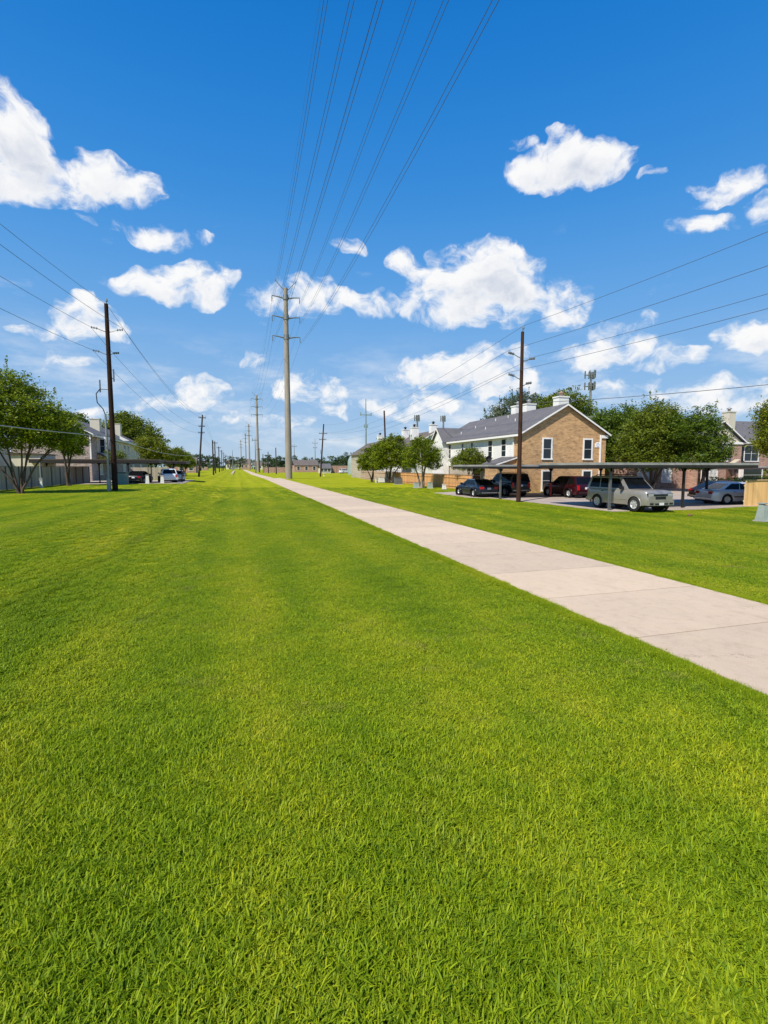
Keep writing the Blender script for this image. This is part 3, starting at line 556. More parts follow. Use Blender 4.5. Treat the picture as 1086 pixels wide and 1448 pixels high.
# far-off wood, one mass
C = []
for i in range(26000):
    a_ = random.uniform(-.9, 1.25); d_ = random.uniform(620, 760); x = d_ * math.sin(a_); h_ = 9 + 4 * math.sin(a_ * 37) + 2.5 * math.sin(a_ * 91 + 1)
    C.append((x, d_ * math.cos(a_), random.uniform(0, 1) ** .7 * h_))
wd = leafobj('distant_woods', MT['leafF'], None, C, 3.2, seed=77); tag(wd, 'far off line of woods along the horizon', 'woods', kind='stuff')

# ---------------------------------------------------------------- houses
def fbox(m_, face, base, u0, u1, z0, z1, d0, d1):   # box on a wall: d = outward distance
    if face == 'S': m_.box(u0, u1, base - d1, base - d0, z0, z1)
    elif face == 'W': m_.box(base - d1, base - d0, u0, u1, z0, z1)
    elif face == 'E': m_.box(base + d0, base + d1, u0, u1, z0, z1)
def window(root, face, base, u0, u1, z0, z1, fr=.11, pane='glass', mull=0, cross=1, trim='trim', label=None):
    m_ = MB(); d = .06
    fbox(m_, face, base, u0 - fr, u1 + fr, z1, z1 + fr, .003, d); fbox(m_, face, base, u0 - fr - .03, u1 + fr + .03, z0 - fr, z0, .003, d + .05)
    fbox(m_, face, base, u0 - fr, u0, z0, z1, .003, d); fbox(m_, face, base, u1, u1 + fr, z0, z1, .003, d)
    for k in range(cross):
        z = z0 + (z1 - z0) * (k + 1) / (cross + 1); fbox(m_, face, base, u0, u1, z - .016, z + .016, .02, d - .015)
    for k in range(mull):
        u = u0 + (u1 - u0) * (k + 1) / (mull + 1); fbox(m_, face, base, u - .02, u + .02, z0, z1, .021, d - .02)
    f_ = m_.build('window', MT[trim], root)
    p_ = MB(); fbox(p_, face, base, u0, u1, z0, z1, .004, .018); p_.build('pane', MT[pane], f_)
    return f_
def roof_y(root, x0, x1, y0, y1, ze, zr, mat, over=.35, th=.14, xr=None, name='roof'):
    xr = (x0 + x1) / 2 if xr is None else xr; sl = (zr - ze) / (xr - x0); sr = (zr - ze) / (x1 - xr); m_ = MB()
    L = [(x0 - over, ze - sl * over), (xr, zr), (x1 + over, ze - sr * over), (x1 + over, ze - sr * over + th), (xr, zr + th), (x0 - over, ze - sl * over + th)]
    m_.prism(L, y0 - over, y1 + over, 'y'); return m_.build(name, MT[mat], root)
def roof_x(root, x0, x1, y0, y1, ze, zr, mat, over=.35, th=.14, name='roof', ol=None):
    yr = (y0 + y1) / 2; sl = (zr - ze) / (yr - y0); m_ = MB()
    L = [(y0 - over, ze - sl * over), (yr, zr), (y1 + over, ze - sl * over), (y1 + over, ze - sl * over + th), (yr, zr + th), (y0 - over, ze - sl * over + th)]
    m_.prism(L, x0 - over, x1 + (over if ol is None else ol), 'x'); return m_.build(name, MT[mat], root)
def gable_wall_y(root, x0, x1, y, ze, zr, th, mat, name='gable_wall'):
    m_ = MB(); m_.prism([(x0, 0), (x1, 0), (x1, ze), ((x0 + x1) / 2, zr), (x0, ze)], y, y + th, 'y'); return m_.build(name, MT[mat], root)
def rake(root, x0, x1, y, ze, zr, over=.35, h=.2, mat='trim'):     # white boards along a gable facing -Y
    xr = (x0 + x1) / 2; s_ = (zr - ze) / (xr - x0); m_ = MB()
    yf = y - over
    for sgn, xe in ((1, x0 - over), (-1, x1 + over)):
        ze_ = ze - s_ * over
        a_, b_ = (xe, ze_), (xr, zr)
        poly = [(xe, ze_ - .06), (xr, zr - .06), (xr, zr + .10), (xe, ze_ + .10)]
        m_.prism(poly, yf - .04, yf - .002, 'y')
    return m_.build('rake_board', MT[mat], root)
def chimney(root, x, y, z0, z1, wx, wy, mat='white', pot=True, potmat='galv', label=None):
    m_ = MB(); m_.box(x - wx / 2, x + wx / 2, y - wy / 2, y + wy / 2, z0, z1); m_.box(x - wx / 2 - .06, x + wx / 2 + .06, y - wy / 2 - .06, y + wy / 2 + .06, z1 + .001, z1 + .13)
    c_ = m_.build('chimney', MT[mat], root)
    if pot: q = MB(); q.rev([(.01, z1 + .13), (.17, z1 + .131), (.17, z1 + .45), (.3, z1 + .46), (.3, z1 + .52), (.01, z1 + .66)], (x, y, 0), n=12); q.build('chimney_cap', MT[potmat], c_)
    return c_

# --- tan brick gable building on the right
bx, by = 25.95, 41.7
B = empty('apartment_building', (bx, by, 0), label='long two storey apartment building with a tan brick gable end and white siding side', cat='building')
W_, Lb, ZE, ZR = 9.6, 20.5, 5.75, 8.45
gable_wall_y(B, 0, W_, 0, ZE, ZR, .3, 'brick', 'brick_gable_wall')
m_ = MB(); m_.box(.02, .30, .302, 1.3, 0, ZE - .02); m_.build('brick_return', MT['brick'], B)
m_ = MB(); m_.box(.05, .3, 1.302, Lb, 2.62, ZE - .02); m_.build('siding_wall', MT['white'], B)
m_ = MB(); m_.box(.16, .3, 1.302, Lb, 0, 2.615); m_.build('lower_wall', MT['beige'], B)
m_ = MB(); m_.box(W_ - .3, W_ - .02, .302, Lb, 0, ZE - .02); m_.box(.31, W_ - .31, Lb - .3, Lb, 0, ZE - .03); m_.build('rear_wall', MT['brick'], B)
rf = roof_y(B, 0, W_, 0, Lb, ZE, ZR, 'roofb', .32)
rake(B, 0, W_, 0, ZE, ZR, .32)
m_ = MB(); m_.box(-.46, -.30, -.3, Lb, ZE - .36, ZE - .17); m_.build('gutter', MT['trim'], B)
m_ = MB(); m_.box(-.30, .04, -.01, Lb, ZE - .30, ZE - .26); m_.build('soffit', MT['trim'], B)
m_ = MB(); m_.box(W_ - .75, W_ - .60, -.09, -.005, .1, ZE - .1); m_.build('downspout', MT['trim'], B); m_ = MB(); m_.box(-.11, -.0, 1.30, 1.40, 2.6, ZE - .3); m_.build('downspout', MT['trim'], B)
m_ = MB(); m_.box(W_ - .55, W_ + .16, -.12, -.004, ZE - .42, ZE - .12); m_.build('corner_capital', MT['trim'], B)
for u0 in (2.38, 7.02):
    window(B, 'S', 0, u0, u0 + .86, 3.30, 5.15, fr=.14)
    window(B, 'S', 0, u0, u0 + .9, .25, 2.05, fr=.14, mull=0)
m_ = MB(); m_.box(2.3, 3.5, -.05, -.003, 2.42, 2.72); m_.build('vent_panel', MT['trim'], B)
pl = MB(); K = [(8.62 + .33 * math.cos(math.pi * i / 10), 4.62 + .33 * math.sin(math.pi * i / 10)) for i in range(11)]; pl.prism([(8.29, 4.42)] + [(8.95, 4.42)] + K, -.05, -.003, 'y')
pq = pl.build('plaque', MT['sign'], B)
m_ = MB(); m_.rev([(.19, -.062), (.19, -.053)], (8.62, 0, 4.66), 'y', n=16); m_.rev([(.13, -.062), (.19, -.062)], (8.62, 0, 4.66), 'y', n=16); m_.build('plaque_mark', MT['mint'], pq)
for y0, wv in ((2.9, .85), (5.7, .85), (10.1, .6), (12.6, .55), (16.3, .95)):
    window(B, 'W', .05, y0, y0 + wv, 3.55 if wv > .7 else 3.75, 5.25, fr=.07, cross=2)
window(B, 'W', .16, 8.4, 10.2, .9, 2.1, fr=.07)
dr = MB(); dr.box(.06, .155, 4.6, 5.6, 0, 2.1); dr.build('door', MT['door'], B)
# low lean-to entry in tan brick beside the corner
m_ = MB(); m_.prism([(-2.0, 0), (-.0, 0), (-.0, 3.35), (-2.0, 2.75)], .9, 3.4, 'y'); m_.build('entry_wall', MT['brick'], B)
m_ = MB(); m_.prism([(-2.25, 2.70), (-.0, 3.38), (-.0, 3.50), (-2.25, 2.82)], .75, 3.6, 'y'); m_.build('entry_roof', MT['roofb'], B)
m_ = MB(); m_.prism([(-2.25, 2.62), (-.0, 3.30), (-.0, 3.42), (-2.25, 2.74)], .70, .747, 'y'); m_.build('entry_rake', MT['trim'], B)
dm = MB(); dm.tube([(-2.0, 2.6, 2.6), (-2.0, 2.6, 3.2)], .025, 6); ds = dm.build('dish_mast', MT['galv'], B)
m_ = MB(); m_.rev([(.02, -.02), (.2, -.05), (.33, -.14)], (-2.1, 2.6, 3.25), 'y', n=14); m_.build('satellite_dish', MT['darksteel'], ds)
# wing at the far end, gable towards the corridor
m_ = MB(); m_.prism([(16.9, 0), (20.5, 0), (20.5, ZE - .05), (18.7, 7.3), (16.9, ZE - .05)], -.75, .04, 'x'); m_.build('wing_wall', MT['white'], B)
roof_x(B, -.72, 5, 16.9, 20.5, ZE, 7.4, 'roofb', .3, name='wing_roof', ol=0)
m_ = MB(); s_ = (7.4 - ZE) / 1.8
for a_, b_ in ((16.6, 18.7), (20.8, 18.7)):
    z_ = ZE - s_ * .3; m_.prism([(a_, z_ - .08), (b_, 7.32), (b_, 7.5), (a_, z_ + .1)], -1.065, -1.022, 'x')
m_.build('wing_rake', MT['trim'], B)
for x, y, z1, pm in ((W_ / 2 + .55, 1.6, 9.35, 'brickp'), (W_ / 2 + .5, 7.2, 9.3, 'galv'), (W_ / 2 + .5, 9.5, 9.35, 'galv')):
    chimney(B, x, y, 7.7, z1, 1.15, .95, 'white', True, pm)
for x, y in ((2.6, 5.5), (3.6, 11.5), (1.6, 10.2), (2.4, 14.3), (3.9, 9.2), (1.3, 16)):
    z_ = ZE + (ZR - ZE) * x / (W_ / 2); m_ = MB(); m_.tube([(x, y, z_), (x, y, z_ + .4)], .06, 8); m_.build('roof_vent', MT['whiteb'], rf)

# --- further buildings of the row on the right
def rowhouse(x, y, w_, l_, ze, zr, wall, roof, label, chim, wins=(), name='apartment_building', hip=True):
    b = empty(name, (x, y, 0), label=label, cat='building', group='apartment buildings in the right hand row')
    m_ = MB(); m_.prism([(0, 0), (w_, 0), (w_, ze), (w_ / 2, zr - .1), (0, ze)], 0, .3, 'y'); m_.prism([(0, 0), (w_, 0), (w_, ze), (w_ / 2, zr - .1), (0, ze)], l_ - .3, l_, 'y'); m_.box(0, .3, .301, l_ - .301, 0, ze); m_.box(w_ - .3, w_, .301, l_ - .301, 0, ze)
    m_.build('wall', MT[wall], b); r_ = roof_y(b, 0, w_, 0, l_, ze, zr, roof, .35); rake(b, 0, w_, 0, ze, zr, .35)
    for (cx_, cy_, cz) in chim: chimney(b, cx_, cy_, zr - 1.3, cz, 1.1, 1.0, 'white', True, 'darksteel')
    for (fc, base, u0, u1, z0, z1) in wins: window(b, fc, base, u0, u1, z0, z1, fr=.08)
    return b
rowhouse(25.6, 72, 9, 20, 5.6, 8.1, 'white', 'roofn', 'second building of the right row, white with a brown grey roof behind crepe myrtles', [(2.0, 4, 8.7), (4.3, 1.6, 9.0), (3.2, 12, 8.9)], [('W', 0, 3, 4, 3.4, 5), ('W', 0, 8, 9, 3.4, 5), ('S', 0, 2, 3, 3.3, 5)])
rowhouse(26.2, 98, 8, 18, 5.3, 7.9, 'beige', 'roofn', 'farthest building of the right row, its brown roof peak beside the domed tank', [(2.6, 2.2, 8.9)], [('W', 0, 3, 4, 3.4, 5)])
rowhouse(38.0, 66, 9, 16, 5.8, 9.6, 'white', 'roofb', 'building behind the long grey roof showing only its ridge and round topped chimneys', [(1.9, 2, 9.7), (2.6, 7, 9.9)])

# --- brick townhouse at the far right
C_ = empty('townhouse', (40, 45.2, 0), label='pink brick townhouse with a white pediment gable at the far right beyond the lot', cat='building')
m_ = MB(); m_.box(0, 36, 0, .3, 0, 5.55); m_.box(0, .3, .301, 9, 0, 5.55); m_.box(.301, 36, 8.7, 9, 0, 5.55); m_.build('brick_wall', MT['brickp'], C_)
roof_x(C_, 0, 36, 0, 9, 5.6, 8.3, 'roofb', .4)
gx0, gx1 = 10.1, 16.6
m_ = MB(); m_.box(gx0, gx1, -1.2, -.001, 0, 5.3); m_.build('bay_wall', MT['brickp'], C_)
m_ = MB(); m_.prism([(gx0, 5.31), (gx1, 5.31), ((gx0 + gx1) / 2, 7.5)], -1.2, -.9, 'y'); m_.build('pediment', MT['cream'], C_)
m_ = MB(); xr = (gx0 + gx1) / 2
m_.prism([(gx0 - .4, 5.25), (xr, 7.65), (gx1 + .4, 5.25), (gx1 + .4, 5.39), (xr, 7.79), (gx0 - .4, 5.39)], -1.5, 3.2, 'y'); m_.build('gable_roof', MT['roofb'], C_)
m_ = MB()
for xe in (gx0 - .4, gx1 + .4): m_.prism([(xe, 5.2), (xr, 7.58), (xr, 7.74), (xe, 5.34)], -1.55, -1.503, 'y')
m_.box(gx0 - .2, gx1 + .2, -1.32, -1.203, 5.1, 5.34); m_.box(gx1 + .25, 36, -.5, -.405, 5.25, 5.42); m_.build('gable_trim', MT['trim'], C_)
window(C_, 'S', -1.2, 13.2, 14.4, 3.2, 4.95, fr=.12, pane='blind', mull=1, cross=3)
for xs_ in (12.5, 14.55):
    m_ = MB(); m_.box(xs_, xs_ + .5, -1.25, -1.203, 3.15, 5.0); m_.build('shutter', MT['greypost'], C_)
window(C_, 'S', 0, 18.6, 20.8, 3.2, 5.0, fr=.1, mull=1)
m_ = MB(); m_.box(17.7, 18.45, -.05, -.003, 3.15, 5.05); m_.build('shutter', MT['darksteel'], C_)
window(C_, 'S', -1.2, 10.8, 13.0, .9, 2.3, fr=.12, pane='blind', mull=3, cross=2)
window(C_, 'S', 0, 18.6, 21.6, .6, 2.4, fr=.12); window(C_, 'S', 0, 3, 4.6, .8, 2.3, fr=.12, pane='blind', mull=2); window(C_, 'S', 0, 6.4, 7.6, .8, 2.3, fr=.12, pane='blind')
dr = MB(); dr.box(14.4, 15.3, -1.25, -1.203, 0, 2.3); dr.build('door', MT['door'], C_)
m_ = MB(); m_.prism([(14.3, 2.6), (15.6, 3.25), (15.6, 3.37), (14.3, 2.72)], -1.9, -1.25, 'y'); m_.build('porch_roof', MT['beige'], C_)
m_ = MB(); m_.box(15.75, 16.0, -1.9, -1.65, 0, 2.9); m_.build('porch_post', MT['trim'], C_)
chimney(C_, 19.0, 2.6, 6.6, 9.2, 1.05, 1.0, 'cream', True, 'galv')

# --- left townhouse and the cream house behind the fence
LBx, LBy = -19.4, 78.0
Lh = empty('townhouse', (LBx, LBy, .5), label='left townhouse of greyish brick with white bay window and two white chimneys', cat='building')
ZL, ZLR = 6.7, 9.2; WL = 9.5
m_ = MB(); m_.prism([(-WL, 0), (0, 0), (0, ZL), (-WL / 2, ZLR), (-WL, ZL)], 0, .3, 'y'); m_.box(-.3, 0, .301, 45, 0, ZL); m_.box(-WL, -WL + .3, .301, 45, 0, ZL); m_.build('brick_wall', MT['brickg'], Lh)
m_ = MB(); m_.box(.002, .06, 3.4, 44, 3.4, ZL - .3); m_.build('siding_band', MT['cream'], Lh)
rl = roof_y(Lh, -WL, 0, 0, 45, ZL, ZLR, 'roofb', .5); rake(Lh, -WL, 0, 0, ZL, ZLR, .5, mat='trim')
m_ = MB(); m_.box(.40, .56, -.5, 45, ZL - .5, ZL - .2); m_.build('gutter', MT['trim'], Lh)
m_ = MB(); m_.box(-.12, .05, -.06, -.002, 2.5, ZL - .3); m_.build('corner_board', MT['trim'], Lh)
m_ = MB(); m_.box(.061, 1.0, 4.2, 9.0, 3.5, ZL - .35); m_.build('bay', MT['trim'], Lh)
window(Lh, 'S', 4.2, .2, .8, 4.0, 6.0, fr=.08, cross=1, mull=0); window(Lh, 'E', 1.0, 4.7, 6.2, 4.0, 6.0, fr=.1, mull=0); window(Lh, 'E', 1.0, 6.8, 8.3, 4.0, 6.0, fr=.1, mull=0)
m_ = MB(); m_.prism([(1.9, 2.9), (.062, 3.9), (.062, 4.05), (2.0, 3.0)], 3.0, 9.5, 'y'); m_.build('bay_skirt', MT['brownroof'], Lh)
for i, y0 in enumerate((13, 15.5, 21, 24, 31, 34, 40)): window(Lh, 'E', .06, y0, y0 + 1.1, 4.1, 5.8, fr=.12, mull=0)
for y0 in (4, 12, 20, 28, 36): window(Lh, 'E', 0, y0, y0 + 1.6, .9, 2.3, fr=.12, pane='blind')
for y0, zt_ in ((12, 9.5), (26.7, 9.9)): chimney(Lh, -2.1, y0, 7.0, zt_, 1.35, 1.35, 'cream', False)
m_ = MB(); m_.prism([(.062, ZL - .2), (1.6, ZL - .2), (.062, ZL + .6)], 18, 18.12, 'y'); m_.build('gable_trim', MT['trim'], Lh)
Lc = empty('house', (-27.5, 60, .5), label='pale cream sided house behind the grey fence and the crepe myrtles', cat='house')
m_ = MB(); m_.box(-12, 0, 0, 14, 0, 4.6); m_.build('wall', MT['cream'], Lc); roof_x(Lc, -12, 0, 0, 14, 4.6, 7.6, 'roofn', .4)
window(Lc, 'E', 0, 3, 4.4, 2.6, 4.0); window(Lc, 'S', 0, -5, -3.6, 2.6, 4.0)
m_ = MB(); m_.prism([(0, 4.6), (14, 4.6), (7, 7.5)], -.25, -.01, 'x'); m_.build('gable_panel', MT['cream'], Lc)
Ls = empty('garden_shed', (-21.6, 66, .5), label='small white panelled outbuilding between the fence and the left townhouse', cat='shed')
m_ = MB(); m_.box(-3, 0, 0, 5, 0, 3.4); m_.build('wall', MT['cream'], Ls); m_ = MB(); m_.prism([(-3.2, 3.3), (.2, 3.401), (.2, 3.5), (-3.2, 3.6)], -.2, 5.2, 'y'); m_.build('roof', MT['brownroof'], Ls)

# ---------------------------------------------------------------- fences
def fence(p0, p1, h, mat, cap, label, z0=0, board=.145, posts=2.4, rail=True):
    dx, dy = p1[0] - p0[0], p1[1] - p0[1]; L = math.hypot(dx, dy); a_ = math.atan2(dy, dx)
    root = empty('wooden_fence', (p0[0], p0[1], z0), a_, label=label, cat='fence')
    m_ = MB(); x = 0; rr = random.Random(int(L * 10))
    while x < L - .02:
        hh = h + rr.uniform(-.02, .015); off = rr.uniform(-.006, .006); m_.box(x, min(L, x + board - .012), -.012 + off, .012 + off, .02, hh); x += board
    m_.build('boards', MT[mat], root)
    q = MB()
    for z in (.3, h - .35): q.box(0, L, .02, .07, z, z + .09)
    q.build('rail', MT[mat], root)
    if cap: q = MB(); q.box(-.03, L + .03, -.07, .07, h + .016, h + .06); q.build('cap', MT[cap], root)
    n_ = int(L / posts)
    for k in range(n_ + 1):
        x = L * k / max(1, n_); q = MB(); q.box(x - .05, x + .05, -.085, -.02, 0, h + .01); q.build('post', MT[cap or mat], root)
    return root
fence((23.5, 47.2), (23.9, 74), 1.6, 'fenceo', 'fcap', 'long orange cedar fence with posts behind the crepe myrtles on the right')
fence((23.95, 74.5), (24.6, 100), 1.75, 'fencet', None, 'faded pinkish board fence continuing the orange one into the distance')
fence((30.7, 23.5), (52, 22.9), 1.62, 'fencey', 'fcapy', 'new pale pine board fence at the right edge by the silver car')
fence((-19.6, 38), (-18.4, 72.5), 2.0, 'fenceg', 'fcapg', 'weathered grey board fence behind the trees on the left', z0=.5)
fence((-16, 84), (-10.5, 84), 1.9, 'fenceg', None, 'short stretch of grey fence seen under the left carport', z0=.5)

# ---------------------------------------------------------------- carports
def carport(x0, x1, y0, y1, zt, posts, label, z0=0, rmat='steelroof', fmat='darksteel', h=.26, group='carports', pc=None):
    root = empty('carport', (x0, y0, z0), label=label, cat='carport', group=group)
    m_ = MB(); m_.box(0, x1 - x0, 0, y1 - y0, zt - .07, zt)
    k = 0.0
    while k < y1 - y0: m_.box(0, x1 - x0, k, k + .05, zt + .001, zt + .035); k += .6
    m_.build('roof', MT[rmat], root)
    for nm_, za, zb_, mt_, e_ in (('gutter', zt - .10, zt + .03, rmat, 0), ('fascia', zt - h, zt - .101, fmat, .012)):
        m_ = MB(); A, B_ = x1 - x0, y1 - y0; m_.box(-.03 + e_, -.001, -.03 + e_, B_ + .03 - e_, za, zb_); m_.box(A + .001, A + .03 - e_, -.03 + e_, B_ + .03 - e_, za, zb_); m_.box(0, A, -.03 + e_, -.001, za, zb_); m_.box(0, A, B_ + .001, B_ + .03 - e_, za, zb_); m_.build(nm_, MT[mt_], root)
    m_ = MB(); m_.box(.3, x1 - x0 - .3, .05, .25, zt - h - .02, zt - .071); m_.box(.3, x1 - x0 - .3, y1 - y0 - .25, y1 - y0 - .05, zt - h - .02, zt - .071)
    for q in (.15, .5, .85): m_.box((x1 - x0) * q - .07, (x1 - x0) * q + .07, .26, y1 - y0 - .26, zt - h, zt - .071)
    m_.build('beam', MT[fmat], root)
    for i, (px_, py_) in enumerate(posts):
        m_ = MB(); X, Y = px_ - x0, py_ - y0; m_.box(X - .06, X + .06, Y - .06, Y + .06, 0, zt - h)
        m_.prism([(X - .2, zt - h - .03), (X + .2, zt - h - .03), (X + .07, zt - h - .22), (X - .07, zt - h - .22)], Y - .06, Y + .06, 'y')
        p_ = m_.build('post', MT[(pc or {}).get(i, fmat)], root)
        if (pc or {}).get(i) == 'redb': pass
    return root
cA = carport(18.1, 30.6, 33.6, 39.9, 2.62, [(19.45, 34.1), (24.7, 35.2), (29.6, 35.2)], 'farther right carport sheltering the two black vehicles', pc={0: 'greypost'})
m_ = MB(); m_.box(6.52, 6.68, 1.52, 1.68, .02, 1.15); m_.build('post_sleeve', MT['redpost'], cA)
cB = carport(19.0, 31.0, 23.0, 28.2, 2.70, [(20.35, 23.4), (25.82, 23.55), (30.5, 26.0)], 'nearer right carport above the champagne coloured sport utility vehicle', pc={0: 'greypost'})
cD = carport(46, 64, 40.2, 42.6, 2.5, [(47, 40.4), (51.3, 40.4), (55.5, 40.4), (62, 40.4)], 'distant carport before the far townhouse', fmat='brownroof')
carport(-22.5, -9.0, 65.2, 71, 2.85, [(-21.5, 67.5), (-16.2, 68.4), (-12.8, 67.4), (-9.95, 65.6)], 'left carport with brown fascia and dark posts above the black and white cars', z0=.5, rmat='brownroof', h=.42)
carport(-9.0, -6.5, 71.3, 77, 2.75, [(-7.1, 71.6), (-8.6, 76.5)], 'small end bay of the left carport beyond the white car', z0=.5, rmat='brownroof', h=.36)

# ---------------------------------------------------------------- vehicles
def lerp(a_, b_, u): return tuple(x + (y - x) * u for x, y in zip(a_, b_))
def car(loc, heading, paintm, kind, label, name='parked_car', cat='car', group='parked cars', detail=True, grille='black'):
    """local: forward = +Y, ground at z = 0"""
    root = empty(name, loc, -heading, label=label, cat=cat, group=group)
    if kind == 'suv': L, w, zb, zt, wb, wr, gc = 4.65, 1.96, 1.2, 1.93, 2.82, .40, .36; hood = 1.18; g0, g1, t0, t1 = -2.3, .98, -2.12, .30
    elif kind == 'cross': L, w, zb, zt, wb, wr, gc = 4.75, 1.9, 1.05, 1.72, 2.85, .36, .26; hood = 1.0; g0, g1, t0, t1 = -2.22, 1.12, -1.85, .30
    else: L, w, zb, zt, wb, wr, gc = 4.7, 1.82, .95, 1.45, 2.8, .33, .2; hood = .86; g0, g1, t0, t1 = -1.95, 1.12, -1.05, .25
    h2 = L / 2; fa_, ra = wb / 2 + .05, -wb / 2 + .05
    R_ = wr + .07
    if kind == 'sedan': TOP = [(-h2, zb - .30), (-h2 + .03, zb - .12), (-h2 + .12, zb - .03), (g0 + .1, zb), (g1, zb), (g1 + .25, zb - .02), (h2 - .45, hood - .02), (h2 - .18, hood - .12), (h2 - .04, hood - .27), (h2, hood - .40)]
    else: TOP = [(-h2, zb - .34), (-h2 + .03, zb - .06), (-h2 + .08, zb), (g1, zb), (g1 + .2, zb - .005), (h2 - .35, hood), (h2 - .14, hood - .04), (h2 - .03, hood - .16), (h2, hood - .32)]
    def interp(P_, y):
        for (a_, b_), (c_, d_) in zip(P_, P_[1:]):
            if y <= c_: return b_ + (d_ - b_) * (y - a_) / (c_ - a_)
        return P_[-1][1]
    def zbot(y):
        z = gc
        for c_ in (fa_, ra):
            if abs(y - c_) < R_: z = max(z, wr + math.sqrt(max(0, R_ * R_ - (y - c_) ** 2)))
        e_ = max(0, (abs(y) - h2 + .35)) / .35; return z + .10 * e_ * e_
    YS = {round(y, 4) for y, _ in TOP} | {round(-h2 + L * k_ / 34, 4) for k_ in range(35)}
    for c_ in (fa_, ra): YS |= {round(c_ + R_ * math.cos(R(a_)), 4) for a_ in (0, 12, 25, 40, 55, 72, 90, 108, 125, 140, 155, 168, 180)} | {round(c_ + R_ + .004, 4), round(c_ - R_ - .004, 4)}
    YS = sorted(YS); V = []; F = []
    for y in YS:
        e_ = max(0, (abs(y) - h2 + .55)) / .55; hw = w / 2 * (1 - .13 * e_ ** 2.2); zt_, z0 = interp(TOP, y), zbot(y); zm = min(zt_ - .1, max(z0 + .05, gc + .36)); cr = .035
        half = [(hw * .965, z0), (hw * .998, z0 + (zm - z0) * .5), (hw, zm), (hw * .99, zm + (zt_ - zm) * .55), (hw * .955, zt_ - .045), (hw * .90, zt_ - .008), (hw * .5, zt_ + cr * .8), (0, zt_ + cr)]
        V += [(x, y, z) for x, z in half] + [(-x, y, z) for x, z in half[-2::-1]]
    m_ = MB(); n_ = 15
    F = [(k * n_ + i, k * n_ + i + 1, (k + 1) * n_ + i + 1, (k + 1) * n_ + i) for k in range(len(YS) - 1) for i in range(n_ - 1)]
    m_.add(V, F, True); m_.add(V[:n_], [tuple(range(n_))]); m_.add(V[-n_:], [tuple(range(n_ - 1, -1, -1))])
    body = m_.build('body', MT[paintm], root)
    for sx in (-1, 1):
        for c_ in (fa_, ra):
            m_ = MB(); m_.tube([(sx * (w / 2 - .012), c_ + R_ * math.cos(R(a_)), wr + R_ * math.sin(R(a_))) for a_ in range(-8, 189, 14)], .028, 6); m_.build('arch_flare', MT[paintm], root)
    # cabin
    wb_, wt_ = w - .12, w - .46
    b4 = [(-wb_ / 2, g0, zb - .02), (wb_ / 2, g0, zb - .02), (wb_ / 2, g1, zb - .02), (-wb_ / 2, g1, zb - .02)]
    t4 = [(-wt_ / 2, t0, zt - .05), (wt_ / 2, t0, zt - .05), (wt_ / 2, t1, zt - .06), (-wt_ / 2, t1, zt - .06)]
    u4 = [(-wt_ / 2 + .14, t0 + .14, zt), (wt_ / 2 - .14, t0 + .14, zt), (wt_ / 2 - .14, t1 - .2, zt), (-wt_ / 2 + .14, t1 - .2, zt)]
    m_ = MB(); m_.add(b4 + t4 + u4, [(0, 1, 5, 4), (1, 2, 6, 5), (2, 3, 7, 6), (3, 0, 4, 7), (4, 5, 9, 8), (5, 6, 10, 9), (6, 7, 11, 10), (7, 4, 8, 11), (8, 9, 10, 11)])
    cabin = m_.build('cabin', MT[paintm], root)
    def panel(name_, bl, br, tr, tl, u0, u1, v0, v1, mat, skew=(0, 0)):
        bl, br, tr, tl = map(Vector, (bl, br, tr, tl)); nrm = (br - bl).cross(tl - bl).normalized()
        def q(u, v): return bl * (1 - u) * (1 - v) + br * u * (1 - v) + tr * u * v + tl * (1 - u) * v
        P_ = [q(u0, v0), q(u1, v0), q(u1 + skew[1], v1), q(u0 + skew[0], v1)]
        mm = MB(); mm.add([p + nrm * .006 for p in P_] + [p - nrm * .02 for p in P_], [(0, 1, 2, 3), (0, 4, 5, 1), (1, 5, 6, 2), (2, 6, 7, 3), (3, 7, 4, 0)])
        mm.build(name_, MT[mat], root)
    # right side (+x): bottom from rear to front seen from outside is b1 -> b2
    ns = 3 if kind != 'sedan' else 2
    cuts = [.05, .335, .62, .93] if ns == 3 else [.09, .47, .92]
    for sgn in (1, -1):
        if sgn > 0: A = (b4[1], b4[2], t4[2], t4[1])
        else: A = (b4[3], b4[0], t4[0], t4[3])
        for i in range(ns):
            a_, c_ = cuts[i] + .012, cuts[i + 1] - .012
            if sgn < 0: a_, c_ = 1 - c_, 1 - a_
            panel('side_window', *A, a_, c_, .1, .9, 'glassc')
    panel('windscreen', b4[2], b4[3], t4[3], t4[2], .04, .96, .06, .94, 'glassc'); panel('rear_window', b4[0], b4[1], t4[1], t4[0], .06, .94, .12, .9, 'glassc')
